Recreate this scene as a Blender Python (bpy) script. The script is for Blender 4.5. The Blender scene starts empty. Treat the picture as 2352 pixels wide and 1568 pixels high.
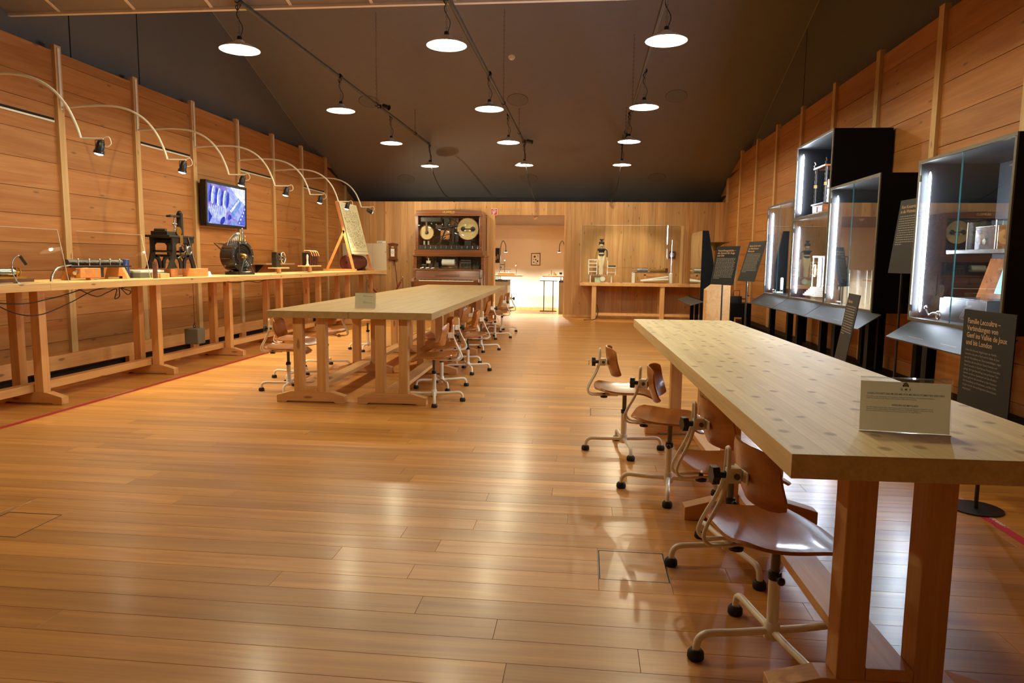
import bpy, bmesh, math, random
from mathutils import Vector, Matrix

# ------------------------------------------------------------------ camera, world, exposure
scn = bpy.context.scene
COL = scn.collection
def rad(d): return math.radians(d)
PITCH, ROLL, YAW = rad(6.536), rad(0.668), rad(6.049)
cam_d = bpy.data.cameras.new('camera')
cam_d.sensor_width = 36.0
cam_d.lens = 1600.0 * 36.0 / 2352.0
cam_d.clip_start, cam_d.clip_end = 0.05, 100
cam = bpy.data.objects.new('camera', cam_d)
_f = Vector((-math.sin(YAW), math.cos(YAW), 0)); _r = Vector((math.cos(YAW), math.sin(YAW), 0)); _u = Vector((0, 0, 1))
_F = _f * math.cos(PITCH) - _u * math.sin(PITCH); _U2 = _u * math.cos(PITCH) + _f * math.sin(PITCH)
_R = _r * math.cos(ROLL) + _U2 * math.sin(ROLL); _U = -_r * math.sin(ROLL) + _U2 * math.cos(ROLL)
cam.matrix_world = Matrix(((_R.x, _U.x, -_F.x, 0), (_R.y, _U.y, -_F.y, 0), (_R.z, _U.z, -_F.z, 1.3), (0, 0, 0, 1)))
COL.objects.link(cam); scn.camera = cam

world = bpy.data.worlds.new('world'); scn.world = world; world.use_nodes = True
world.node_tree.nodes['Background'].inputs[0].default_value = (0.55, 0.50, 0.44, 1)
world.node_tree.nodes['Background'].inputs[1].default_value = 0.02
vs = scn.view_settings
vs.view_transform = 'Standard'; vs.look = 'None'; vs.gamma = 1.0; vs.use_curve_mapping = False
vs.exposure = 0.55
WARM = (1.0, 0.89, 0.60)
PENDANT_W, SPOT_W, LED_STRENGTH, REAR_W = 48.0, 108.0, 210.0, 230.0
scn.cycles.max_bounces = 8; scn.cycles.diffuse_bounces = 4; scn.cycles.glossy_bounces = 3
scn.cycles.transmission_bounces = 8; scn.cycles.transparent_max_bounces = 16
scn.cycles.caustics_reflective = False; scn.cycles.caustics_refractive = False
scn.cycles.sample_clamp_indirect = 4.0
scn.cycles.use_denoising = True

# ------------------------------------------------------------------ helpers
def lin(r, g, b):
    f = lambda c: (c / 255 / 12.92) if c / 255 <= 0.04045 else ((c / 255 + 0.055) / 1.055) ** 2.4
    return (f(r), f(g), f(b), 1.0)

class MB:
    def __init__(s): s.v = []; s.f = []
    def box(s, x0, x1, y0, y1, z0, z1):
        b = len(s.v)
        s.v += [(x0, y0, z0), (x1, y0, z0), (x1, y1, z0), (x0, y1, z0), (x0, y0, z1), (x1, y0, z1), (x1, y1, z1), (x0, y1, z1)]
        s.f += [tuple(b + i for i in q) for q in ((0, 3, 2, 1), (4, 5, 6, 7), (0, 1, 5, 4), (1, 2, 6, 5), (2, 3, 7, 6), (3, 0, 4, 7))]
        return s
    def cbox(s, c, d, rot=None):
        b = len(s.v); hx, hy, hz = d[0] / 2, d[1] / 2, d[2] / 2
        for p in ((-1, -1, -1), (1, -1, -1), (1, 1, -1), (-1, 1, -1), (-1, -1, 1), (1, -1, 1), (1, 1, 1), (-1, 1, 1)):
            q = Vector((p[0] * hx, p[1] * hy, p[2] * hz))
            if rot is not None: q = rot @ q
            s.v.append(tuple(q + Vector(c)))
        s.f += [tuple(b + i for i in q) for q in ((0, 3, 2, 1), (4, 5, 6, 7), (0, 1, 5, 4), (1, 2, 6, 5), (2, 3, 7, 6), (3, 0, 4, 7))]
        return s
    def prism(s, pts, axis, a, b_):
        # pts 2d polygon; axis 'x': pts=(y,z); 'y': pts=(x,z); 'z': pts=(x,y)
        n = len(pts); b = len(s.v)
        for t in (a, b_):
            for p in pts:
                s.v.append((t, p[0], p[1]) if axis == 'x' else (p[0], t, p[1]) if axis == 'y' else (p[0], p[1], t))
        s.f.append(tuple(b + i for i in reversed(range(n)))); s.f.append(tuple(b + n + i for i in range(n)))
        for i in range(n):
            j = (i + 1) % n; s.f.append((b + i, b + j, b + n + j, b + n + i))
        return s
    def tube(s, pts, r, n=8, closed=False, cap=True):
        P = [Vector(p) for p in pts]; m = len(P); b = len(s.v)
        rr = r if isinstance(r, (list, tuple)) else [r] * m
        T = []
        for i in range(m):
            a = P[(i - 1) % m] if (i > 0 or closed) else P[i]
            c = P[(i + 1) % m] if (i < m - 1 or closed) else P[i]
            t = (c - a)
            T.append(t.normalized() if t.length > 1e-9 else Vector((0, 0, 1)))
        up = Vector((0, 0, 1)) if abs(T[0].z) < 0.9 else Vector((1, 0, 0))
        N = (up - T[0] * up.dot(T[0])).normalized()
        for i in range(m):
            N = (N - T[i] * N.dot(T[i]))
            N = N.normalized() if N.length > 1e-6 else T[i].orthogonal().normalized()
            B = T[i].cross(N)
            for k in range(n):
                a = 2 * math.pi * k / n
                s.v.append(tuple(P[i] + (N * math.cos(a) + B * math.sin(a)) * rr[i]))
        for i in range(m if closed else m - 1):
            j = (i + 1) % m
            for k in range(n):
                l = (k + 1) % n
                s.f.append((b + i * n + k, b + i * n + l, b + j * n + l, b + j * n + k))
        if cap and not closed:
            s.f.append(tuple(b + k for k in reversed(range(n)))); s.f.append(tuple(b + (m - 1) * n + k for k in range(n)))
        return s
    def cyl(s, p0, p1, r, n=12, r1=None): return s.tube([p0, p1], [r, r if r1 is None else r1], n)
    def lathe(s, prof, n=16, c=(0, 0, 0), axis='z'):
        b = len(s.v); m = len(prof)
        for r, h in prof:
            for k in range(n):
                a = 2 * math.pi * k / n; x, y = r * math.cos(a), r * math.sin(a)
                p = (x, y, h) if axis == 'z' else (h, x, y) if axis == 'x' else (y, h, x)
                s.v.append((p[0] + c[0], p[1] + c[1], p[2] + c[2]))
        for i in range(m - 1):
            for k in range(n):
                l = (k + 1) % n
                s.f.append((b + i * n + k, b + i * n + l, b + (i + 1) * n + l, b + (i + 1) * n + k))
        if prof[0][0] > 1e-6: s.f.append(tuple(b + k for k in reversed(range(n))))
        if prof[-1][0] > 1e-6: s.f.append(tuple(b + (m - 1) * n + k for k in range(n)))
        return s
    def ball(s, c, r, n=10, sc=(1, 1, 1)):
        m = max(5, n // 2); b = len(s.v)
        for i in range(m + 1):
            t = math.pi * i / m
            for k in range(n):
                a = 2 * math.pi * k / n
                s.v.append((c[0] + r * sc[0] * math.sin(t) * math.cos(a), c[1] + r * sc[1] * math.sin(t) * math.sin(a), c[2] + r * sc[2] * math.cos(t)))
        for i in range(m):
            for k in range(n):
                l = (k + 1) % n
                s.f.append((b + i * n + k, b + (i + 1) * n + k, b + (i + 1) * n + l, b + i * n + l))
        return s
    def torus(s, c, R, r, axis='z', n=20, m=6):
        pts = []
        for k in range(n):
            a = 2 * math.pi * k / n; x, y = R * math.cos(a), R * math.sin(a)
            p = (x, y, 0) if axis == 'z' else (0, x, y) if axis == 'x' else (y, 0, x)
            pts.append((p[0] + c[0], p[1] + c[1], p[2] + c[2]))
        return s.tube(pts, r, m, closed=True)
    def sheet(s, fn, nu, nv, th):
        b = len(s.v); G = [[Vector(fn(-1 + 2 * i / nu, -1 + 2 * j / nv)) for j in range(nv + 1)] for i in range(nu + 1)]
        top, bot = {}, {}
        for i in range(nu + 1):
            for j in range(nv + 1):
                du = G[min(i + 1, nu)][j] - G[max(i - 1, 0)][j]; dv = G[i][min(j + 1, nv)] - G[i][max(j - 1, 0)]
                nn = du.cross(dv); nn = nn.normalized() if nn.length > 1e-9 else Vector((0, 0, 1))
                top[i, j] = len(s.v); s.v.append(tuple(G[i][j] + nn * th / 2))
                bot[i, j] = len(s.v); s.v.append(tuple(G[i][j] - nn * th / 2))
        for i in range(nu):
            for j in range(nv):
                s.f.append((top[i, j], top[i + 1, j], top[i + 1, j + 1], top[i, j + 1]))
                s.f.append((bot[i, j], bot[i, j + 1], bot[i + 1, j + 1], bot[i + 1, j]))
        for i in range(nu):
            s.f.append((top[i, 0], bot[i, 0], bot[i + 1, 0], top[i + 1, 0])); s.f.append((top[i, nv], top[i + 1, nv], bot[i + 1, nv], bot[i, nv]))
        for j in range(nv):
            s.f.append((top[0, j], top[0, j + 1], bot[0, j + 1], bot[0, j])); s.f.append((top[nu, j], bot[nu, j], bot[nu, j + 1], top[nu, j + 1]))
        return s
    def xf(s, M):
        s.v = [tuple(M @ Vector(p)) for p in s.v]; return s
    def mesh(s, name, mat=None, smooth=0):
        me = bpy.data.meshes.new(name); me.from_pydata(s.v, [], s.f)
        bm = bmesh.new(); bm.from_mesh(me); bmesh.ops.recalc_face_normals(bm, faces=bm.faces); bm.to_mesh(me); bm.free()
        if smooth:
            me.polygons.foreach_set('use_smooth', [True] * len(me.polygons)); me.set_sharp_from_angle(angle=rad(smooth))
        if mat is not None: me.materials.append(mat)
        me.update(); return me
    def build(s, name, mat, parent=None, smooth=0, bevel=0.0, loc=None):
        o = bpy.data.objects.new(name, s.mesh(name, mat, smooth)); COL.objects.link(o)
        if loc is not None: o.location = loc
        if parent is not None: o.parent = parent
        if bevel:
            m = o.modifiers.new('bevel', 'BEVEL'); m.width = bevel; m.segments = 2; m.limit_method = 'ANGLE'; m.angle_limit = rad(40)
        return o

def tag(o, label, cat, group=None):
    o['label'] = label; o['category'] = cat
    if group: o['group'] = group
    return o
def thing(name, label, cat, loc=(0, 0, 0), rz=0.0, group=None):
    o = bpy.data.objects.new(name, None); o.empty_display_size = 0.1; COL.objects.link(o)
    o.location = loc; o.rotation_euler = (0, 0, rz); return tag(o, label, cat, group)
def struct(name, mb, mat, smooth=0, bevel=0):
    o = mb.build(name, mat, None, smooth, bevel); o['kind'] = 'structure'; return o
def copy_tree(o, parent=None, loc=None, rz=None, label=None):
    c = o.copy(); COL.objects.link(c)
    if parent is not None: c.parent = parent
    if loc is not None: c.location = loc
    if rz is not None: c.rotation_euler = (0, 0, rz)
    if label: c['label'] = label
    for ch in list(o.children): copy_tree(ch, c)
    return c
def arc(c, r, a0, a1, n, plane='xz'):
    out = []
    for i in range(n + 1):
        a = rad(a0 + (a1 - a0) * i / n); p, q = r * math.cos(a), r * math.sin(a)
        out.append((c[0] + p, c[1], c[2] + q) if plane == 'xz' else (c[0], c[1] + p, c[2] + q) if plane == 'yz' else (c[0] + p, c[1] + q, c[2]))
    return out
def smoothpath(pts, n=6):
    P = [Vector(p) for p in pts]; out = []
    for i in range(len(P) - 1):
        p0 = P[max(i - 1, 0)]; p1 = P[i]; p2 = P[i + 1]; p3 = P[min(i + 2, len(P) - 1)]
        for k in range(n):
            t = k / n
            out.append(tuple(0.5 * ((2 * p1) + (p2 - p0) * t + (2 * p0 - 5 * p1 + 4 * p2 - p3) * t * t + (3 * p1 - p0 - 3 * p2 + p3) * t ** 3)))
    out.append(tuple(P[-1])); return out
def text(s, size, mat, parent, name='lettering', align='LEFT', bold=0.0, M=None, spacing=1.0, linesp=1.0, shear=0.0):
    cu = bpy.data.curves.new('t', 'FONT'); cu.body = s; cu.size = size; cu.align_x = align; cu.offset = bold
    cu.space_character = spacing; cu.space_line = linesp; cu.resolution_u = 2; cu.shear = shear
    o = bpy.data.objects.new('t', cu)
    me = bpy.data.meshes.new_from_object(o); bpy.data.objects.remove(o); bpy.data.curves.remove(cu)
    if M is not None: me.transform(M)
    me.name = name; me.materials.clear(); me.materials.append(mat)
    ob = bpy.data.objects.new(name, me); COL.objects.link(ob); ob.parent = parent
    return ob
def frame_matrix(o, x, y):
    # matrix mapping local xy plane (text) to a plane with axes x, y at origin o
    x = Vector(x).normalized(); y = Vector(y); y = (y - x * x.dot(y)).normalized(); z = x.cross(y)
    return Matrix(((x.x, y.x, z.x, o[0]), (x.y, y.y, z.y, o[1]), (x.z, y.z, z.z, o[2]), (0, 0, 0, 1)))

# ------------------------------------------------------------------ materials
def new_mat(name):
    m = bpy.data.materials.new(name); m.use_nodes = True
    nt = m.node_tree; return m, nt, nt.nodes['Principled BSDF']
def plain(name, c, rough=0.5, metal=0.0, coat=0.0, emit=None, es=0.0, noise=0.06, spec=0.5):
    m, nt, b = new_mat(name)
    b.inputs['Roughness'].default_value = rough; b.inputs['Metallic'].default_value = metal
    b.inputs['Coat Weight'].default_value = coat; b.inputs['Specular IOR Level'].default_value = spec
    if noise:
        tc = nt.nodes.new('ShaderNodeTexCoord'); nz = nt.nodes.new('ShaderNodeTexNoise'); nz.inputs['Scale'].default_value = 9; nz.inputs['Detail'].default_value = 4
        mx = nt.nodes.new('ShaderNodeMix'); mx.data_type = 'RGBA'
        mx.inputs[6].default_value = tuple(min(1, v * (1 - noise)) for v in c[:3]) + (1,); mx.inputs[7].default_value = tuple(min(1, v * (1 + noise)) for v in c[:3]) + (1,)
        nt.links.new(tc.outputs['Object'], nz.inputs['Vector']); nt.links.new(nz.outputs['Fac'], mx.inputs[0]); nt.links.new(mx.outputs[2], b.inputs['Base Color'])
    else: b.inputs['Base Color'].default_value = c
    if emit: b.inputs['Emission Color'].default_value = emit; b.inputs['Emission Strength'].default_value = es
    return m
def glass(name, tint=(1, 1, 1, 1), refl=1.0, rough=0.0):
    # thin pane: transparent with a Schlick mirror reflection, same from both sides
    m = bpy.data.materials.new(name); m.use_nodes = True; nt = m.node_tree; nt.nodes.clear(); L = nt.links
    out = nt.nodes.new('ShaderNodeOutputMaterial'); mix = nt.nodes.new('ShaderNodeMixShader')
    tr = nt.nodes.new('ShaderNodeBsdfTransparent'); gl = nt.nodes.new('ShaderNodeBsdfGlossy'); lw = nt.nodes.new('ShaderNodeLayerWeight')
    tr.inputs['Color'].default_value = tint; gl.inputs['Roughness'].default_value = rough; gl.inputs['Color'].default_value = (1, 1, 1, 1)
    lw.inputs['Blend'].default_value = 0.5
    pw = nt.nodes.new('ShaderNodeMath'); pw.operation = 'POWER'; pw.inputs[1].default_value = 5.0; L.new(lw.outputs['Facing'], pw.inputs[0])
    ma = nt.nodes.new('ShaderNodeMath'); ma.operation = 'MULTIPLY_ADD'; ma.inputs[1].default_value = 0.96; ma.inputs[2].default_value = 0.04; L.new(pw.outputs[0], ma.inputs[0])
    mu = nt.nodes.new('ShaderNodeMath'); mu.operation = 'MULTIPLY'; mu.inputs[1].default_value = refl; mu.use_clamp = True; L.new(ma.outputs[0], mu.inputs[0])
    L.new(mu.outputs[0], mix.inputs[0]); L.new(tr.outputs[0], mix.inputs[1]); L.new(gl.outputs[0], mix.inputs[2]); L.new(mix.outputs[0], out.inputs[0])
    return m
def emitter(name, c, s):
    m = bpy.data.materials.new(name); m.use_nodes = True; nt = m.node_tree; nt.nodes.clear()
    out = nt.nodes.new('ShaderNodeOutputMaterial'); em = nt.nodes.new('ShaderNodeEmission')
    em.inputs[0].default_value = c; em.inputs[1].default_value = s; nt.links.new(em.outputs[0], out.inputs[0]); return m
def wood(name, dark, light, axis='x', rough=0.5, coat=0.0, var=0.14, grain=1.0, knots=0.0, source='object', blocks=None, bump=0.15, coat_rough=0.15, knot_col=(0.16, 0.07, 0.025, 1), spec=0.4, plane='xy', kth=(0.05, 0.13), ksel=0.55, kasp=(1.6, 5.5)):
    m, nt, b = new_mat(name); N = nt.nodes; L = nt.links
    tc = N.new('ShaderNodeTexCoord'); oi = N.new('ShaderNodeObjectInfo')
    if source == 'attr':
        at = N.new('ShaderNodeAttribute'); at.attribute_name = 'rnd'; rnd = at.outputs['Fac']
    else: rnd = oi.outputs['Random']
    mul = N.new('ShaderNodeVectorMath'); mul.operation = 'SCALE'; mul.inputs[0].default_value = (37.1, 21.7, 53.3); L.new(rnd, mul.inputs['Scale'])
    add = N.new('ShaderNodeVectorMath'); L.new(tc.outputs['Object'], add.inputs[0]); L.new(mul.outputs[0], add.inputs[1])
    mp = N.new('ShaderNodeMapping'); L.new(add.outputs[0], mp.inputs[0])
    s1, s2 = 0.55 * grain, 9.0 * grain
    mp.inputs['Scale'].default_value = {'x': (s1, s2, s2), 'y': (s2, s1, s2), 'z': (s2, s2, s1)}[axis]
    n1 = N.new('ShaderNodeTexNoise'); n1.inputs['Scale'].default_value = 1.6; n1.inputs['Detail'].default_value = 5; n1.inputs['Distortion'].default_value = 0.9; L.new(mp.outputs[0], n1.inputs[0])
    mp2 = N.new('ShaderNodeMapping'); L.new(add.outputs[0], mp2.inputs[0]); k1, k2 = 1.5 * grain, 55 * grain
    mp2.inputs['Scale'].default_value = {'x': (k1, k2, k2), 'y': (k2, k1, k2), 'z': (k2, k2, k1)}[axis]
    n2 = N.new('ShaderNodeTexNoise'); n2.inputs['Scale'].default_value = 2.0; n2.inputs['Detail'].default_value = 3; L.new(mp2.outputs[0], n2.inputs[0])
    cr = N.new('ShaderNodeValToRGB'); cr.color_ramp.elements[0].position = 0.32; cr.color_ramp.elements[1].position = 0.68
    cr.color_ramp.elements[0].color = dark; cr.color_ramp.elements[1].color = light; L.new(n1.outputs['Fac'], cr.inputs[0])
    m1 = N.new('ShaderNodeMix'); m1.data_type = 'RGBA'; m1.blend_type = 'MULTIPLY'; m1.inputs[0].default_value = 0.32
    c2 = N.new('ShaderNodeValToRGB'); c2.color_ramp.elements[0].position = 0.3; c2.color_ramp.elements[1].position = 0.6
    c2.color_ramp.elements[0].color = (0.72, 0.67, 0.62, 1); c2.color_ramp.elements[1].color = (1, 1, 1, 1); L.new(n2.outputs['Fac'], c2.inputs[0])
    L.new(cr.outputs[0], m1.inputs[6]); L.new(c2.outputs[0], m1.inputs[7]); col = m1.outputs[2]
    if blocks:   # lamellae / butcher block: white noise per lamella cell
        bl, bw, amt = blocks
        sp = N.new('ShaderNodeMapping'); L.new(tc.outputs['Object'], sp.inputs[0])
        br = N.new('ShaderNodeTexBrick'); br.offset = 0.37; br.inputs['Scale'].default_value = 1; br.inputs['Brick Width'].default_value = bl; br.inputs['Row Height'].default_value = bw
        br.inputs['Mortar Size'].default_value = 0.0006; br.inputs['Color1'].default_value = (1 - amt, 1 - amt, 1 - amt * 1.1, 1); br.inputs['Color2'].default_value = (1 + amt, 1 + amt, 1 + amt * 0.8, 1); br.inputs['Mortar'].default_value = (0.62, 0.55, 0.48, 1)
        if axis == 'y': sp.inputs['Rotation'].default_value = (0, 0, rad(90))
        L.new(sp.outputs[0], br.inputs[0])
        m2 = N.new('ShaderNodeMix'); m2.data_type = 'RGBA'; m2.blend_type = 'MULTIPLY'; m2.inputs[0].default_value = 1
        bsep = N.new('ShaderNodeSeparateXYZ'); L.new(tc.outputs['Normal'], bsep.inputs[0]); bab = N.new('ShaderNodeMath'); bab.operation = 'ABSOLUTE'; L.new(bsep.outputs[2], bab.inputs[0]); L.new(bab.outputs[0], m2.inputs[0]); L.new(col, m2.inputs[6]); L.new(br.outputs[0], m2.inputs[7]); col = m2.outputs[2]
    if knots:
        sz = N.new('ShaderNodeSeparateXYZ'); L.new(add.outputs[0], sz.inputs[0]); cb = N.new('ShaderNodeCombineXYZ')
        ix = 'xyz'.index
        along = axis if axis in plane else plane[0]; across = plane[0] if plane[1] == along else plane[1]
        L.new(sz.outputs[ix(along)], cb.inputs[0]); L.new(sz.outputs[ix(across)], cb.inputs[1])
        vm = N.new('ShaderNodeMapping'); L.new(cb.outputs[0], vm.inputs[0]); vm.inputs['Scale'].default_value = (kasp[0] * knots, kasp[1] * knots, 1)
        vo = N.new('ShaderNodeTexVoronoi'); vo.voronoi_dimensions = '2D'; vo.inputs['Scale'].default_value = 1.0; L.new(vm.outputs[0], vo.inputs[0])
        kr = N.new('ShaderNodeValToRGB'); kr.color_ramp.elements[0].position = kth[0]; kr.color_ramp.elements[1].position = kth[1]
        kr.color_ramp.elements[0].color = (1, 1, 1, 1); kr.color_ramp.elements[1].color = (0, 0, 0, 1); L.new(vo.outputs['Distance'], kr.inputs[0])
        sel = N.new('ShaderNodeMath'); sel.operation = 'GREATER_THAN'; sel.inputs[1].default_value = ksel
        sx = N.new('ShaderNodeSeparateColor'); L.new(vo.outputs['Color'], sx.inputs[0]); L.new(sx.outputs[0], sel.inputs[0])
        kk = N.new('ShaderNodeMath'); kk.operation = 'MULTIPLY'; L.new(kr.outputs[0], kk.inputs[0]); L.new(sel.outputs[0], kk.inputs[1])
        nsep = N.new('ShaderNodeSeparateXYZ'); L.new(tc.outputs['Normal'], nsep.inputs[0])
        nab = N.new('ShaderNodeMath'); nab.operation = 'ABSOLUTE'; L.new(nsep.outputs[[c for c in range(3) if 'xyz'[c] not in plane][0]], nab.inputs[0])
        ngt = N.new('ShaderNodeMath'); ngt.operation = 'GREATER_THAN'; ngt.inputs[1].default_value = 0.7; L.new(nab.outputs[0], ngt.inputs[0])
        k4 = N.new('ShaderNodeMath'); k4.operation = 'MULTIPLY'; L.new(kk.outputs[0], k4.inputs[0]); L.new(ngt.outputs[0], k4.inputs[1])
        k3 = N.new('ShaderNodeMath'); k3.operation = 'MULTIPLY'; k3.inputs[1].default_value = 0.7; L.new(k4.outputs[0], k3.inputs[0])
        m3 = N.new('ShaderNodeMix'); m3.data_type = 'RGBA'; m3.inputs[7].default_value = knot_col; L.new(k3.outputs[0], m3.inputs[0]); L.new(col, m3.inputs[6]); col = m3.outputs[2]
    hs = N.new('ShaderNodeHueSaturation'); mr = N.new('ShaderNodeMapRange'); mr.inputs[3].default_value = 1 - var; mr.inputs[4].default_value = 1 + var
    L.new(rnd, mr.inputs[0]); L.new(mr.outputs[0], hs.inputs['Value']); L.new(col, hs.inputs['Color'])
    L.new(hs.outputs[0], b.inputs['Base Color'])
    b.inputs['Roughness'].default_value = rough; b.inputs['Coat Weight'].default_value = coat; b.inputs['Coat Roughness'].default_value = coat_rough; b.inputs['Specular IOR Level'].default_value = spec
    if bump:
        bp = N.new('ShaderNodeBump'); bp.inputs['Strength'].default_value = bump; bp.inputs['Distance'].default_value = 0.002; L.new(n2.outputs['Fac'], bp.inputs['Height']); L.new(bp.outputs[0], b.inputs['Normal'])
    return m

M = {}
M['plank_wall'] = wood('fir wall plank', lin(174, 108, 50), lin(194, 134, 74), 'y', 0.55, var=0.10, knots=0.8, bump=0.08, plane='yz', kth=(0.03, 0.07), ksel=0.6, grain=0.8)
M['board_wall'] = wood('fir wall board', lin(182, 128, 74), lin(202, 156, 102), 'z', 0.5, var=0.16, knots=0.9, bump=0.08, plane='xz', kth=(0.03, 0.07), ksel=0.5, grain=0.8)
M['batten'] = wood('pale pine batten', lin(208, 164, 104), lin(222, 184, 126), 'z', 0.5, var=0.04, knots=1.2, bump=0.06, plane='yz', kth=(0.04, 0.09))
M['floor'] = wood('oak floor plank', lin(182, 120, 52), lin(208, 146, 70), 'x', 0.38, coat=0.22, var=0.18, coat_rough=0.2, bump=0.10, spec=0.5)
M['floor_stuff'] = wood('oak floor planks', lin(182, 120, 52), lin(208, 146, 70), 'x', 0.38, coat=0.22, var=0.14, coat_rough=0.2, bump=0.06, source='attr', spec=0.5)
M['pine_top'] = wood('glued pine table top', lin(226, 198, 140), lin(240, 216, 162), 'y', 0.55, coat=0.0, var=0.02, blocks=(0.42, 0.045, 0.05), knots=2.2, knot_col=(0.30, 0.15, 0.05, 1), bump=0.04, plane='xy', kth=(0.08, 0.17), ksel=0.42, kasp=(3.0, 3.9))
M['beech_top'] = wood('pale table top', lin(168, 138, 88), lin(182, 152, 102), 'y', 0.5, coat=0.05, var=0.02, blocks=(2.2, 0.11, 0.03), bump=0.03)
M['bench_top'] = wood('pine bench top', lin(220, 172, 106), lin(234, 192, 128), 'y', 0.4, coat=0.15, var=0.04, knots=1.6, bump=0.05, plane='yz', kth=(0.05, 0.1))
M['post'] = wood('pine post', lin(206, 154, 92), lin(222, 174, 114), 'z', 0.5, var=0.08, knots=1.0, bump=0.06, plane='xz', kth=(0.05, 0.1))
M['rail'] = wood('pine rail', lin(214, 160, 98), lin(228, 180, 120), 'y', 0.5, var=0.06, knots=1.0, bump=0.06, plane='yz', kth=(0.05, 0.1))
M['foot'] = wood('pine foot', lin(208, 152, 92), lin(224, 172, 114), 'x', 0.5, var=0.07, knots=1.2, bump=0.06, plane='xz', kth=(0.05, 0.1))
M['ply'] = wood('varnished beech plywood', lin(166, 100, 44), lin(190, 122, 60), 'x', 0.34, coat=0.35, var=0.10, bump=0.03, coat_rough=0.12)
M['oak_frame'] = wood('mahogany', lin(96, 54, 28), lin(128, 76, 40), 'x', 0.25, coat=0.6, var=0.05, bump=0.04)
M['board_orange'] = wood('orange board', lin(206, 132, 76), lin(222, 152, 92), 'x', 0.4, var=0.04)
M['darkwood'] = wood('dark wood', lin(74, 42, 26), lin(100, 58, 36), 'x', 0.4, coat=0.2, var=0.05)
M['cream'] = plain('cream paint', lin(240, 232, 210), 0.35, noise=0.04, coat=0.3)
M['rubber'] = plain('black rubber', lin(22, 22, 22), 0.6)
M['blackplastic'] = plain('black plastic', lin(20, 20, 21), 0.4)
M['blackmetal'] = plain('black lacquer metal', lin(34, 32, 30), 0.35, metal=0.0, coat=0.2)
M['iron'] = plain('cast iron', lin(48, 44, 40), 0.45, metal=0.6)
M['steel'] = plain('polished steel', lin(190, 190, 188), 0.25, metal=1.0)
M['gunmetal'] = plain('dull steel', lin(110, 108, 104), 0.4, metal=0.9)
M['brass'] = plain('brass', lin(206, 164, 84), 0.28, metal=1.0)
M['fabric_ceiling'] = plain('taupe ceiling fabric', lin(128, 124, 124), 0.95, noise=0.04, spec=0.1)
M['canopy'] = plain('canopy board', lin(150, 140, 132), 0.9, noise=0.03, spec=0.1)
M['fabric_side'] = plain('grey side wall fabric', lin(112, 106, 98), 0.95, noise=0.05, spec=0.1)
M['batten_white'] = plain('off white strip', lin(240, 226, 204), 0.7)
M['rail_metal'] = plain('dark grey rail', lin(66, 62, 56), 0.4)
M['white'] = plain('white enamel', lin(236, 232, 222), 0.4, noise=0.02)
M['paper'] = plain('cream paper', lin(232, 226, 204), 0.8, noise=0.03)
def translucent(m, amount):
    nt = m.node_tree; b = nt.nodes['Principled BSDF']; out = nt.nodes['Material Output']
    tr = nt.nodes.new('ShaderNodeBsdfTranslucent'); tr.inputs[0].default_value = (0.85, 0.80, 0.68, 1); mx = nt.nodes.new('ShaderNodeMixShader'); mx.inputs[0].default_value = amount
    nt.links.new(b.outputs[0], mx.inputs[1]); nt.links.new(tr.outputs[0], mx.inputs[2]); nt.links.new(mx.outputs[0], out.inputs[0]); return m
M['sign_paper'] = translucent(plain('sign paper', lin(232, 226, 206), 0.8, noise=0.02), 0.5)
M['ivory'] = plain('ivory', lin(232, 222, 196), 0.35)
M['case_black'] = plain('black case lacquer', lin(7, 7, 8), 0.55, noise=0.1, spec=0.15)
M['case_edge'] = plain('case edge', lin(84, 78, 66), 0.5)
M['shelf_grey'] = plain('grey green label shelf', lin(30, 31, 29), 0.45)
M['panel_dark'] = plain('dark olive board', lin(25, 23, 19), 0.6, spec=0.25)
M['print_gold'] = plain('tan print', lin(190, 152, 112), 0.7, noise=0)
M['print_grey'] = plain('grey print', lin(142, 134, 122), 0.7, noise=0)
M['print_dark'] = plain('dark print', lin(48, 46, 46), 0.7, noise=0)
M['print_green'] = plain('green print', lin(52, 92, 74), 0.7, noise=0)
M['print_white'] = plain('white print', lin(232, 230, 226), 0.7, noise=0)
M['red'] = plain('red tape', lin(196, 36, 56), 0.5)
M['fire_red'] = plain('red sign', lin(196, 44, 40), 0.5)
M['velvet'] = plain('red rope', lin(132, 28, 24), 0.85)
M['leather_red'] = plain('red leather', lin(92, 34, 26), 0.5)
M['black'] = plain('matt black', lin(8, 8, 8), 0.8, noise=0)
M['cream_wall'] = plain('cream wall', lin(236, 226, 200), 0.9, noise=0.02)
M['grey_wall'] = plain('grey plinth', lin(150, 142, 126), 0.9, noise=0.02)
M['white_panel'] = plain('pale panel', lin(226, 206, 172), 0.35)
M['blue'] = plain('blue enamel', lin(34, 52, 110), 0.35, coat=0.3)
M['greyconcrete'] = plain('grey stone', lin(98, 96, 84), 0.8, noise=0.15)
M['skin'] = plain('painted wood face', lin(228, 208, 172), 0.5)
M['navy'] = plain('navy cloth', lin(38, 42, 60), 0.8)
M['creamcloth'] = plain('cream cloth', lin(238, 220, 176), 0.8)
M['hair'] = plain('dark felt', lin(52, 38, 26), 0.9)
M['rope'] = plain('chain', lin(104, 84, 62), 0.5, metal=0.6)
M['glass'] = glass('clear glass', (0.97, 0.99, 0.98, 1), 1.0)
M['glass_case'] = glass('case glass', (0.94, 0.97, 0.98, 1), 1.15)
M['acrylic'] = glass('acrylic', (0.98, 0.985, 0.98, 1), 1.0)
M['acrylic_edge'] = plain('acrylic edge', lin(206, 200, 176), 0.15, noise=0)
M['bulb'] = emitter('lit bulb', WARM + (1,), PENDANT_W / (math.pi * 4 * math.pi * 0.028 ** 2))
M['spot_lens'] = emitter('lit spot lens', (0.92, 0.96, 1.0, 1), 30)
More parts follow.
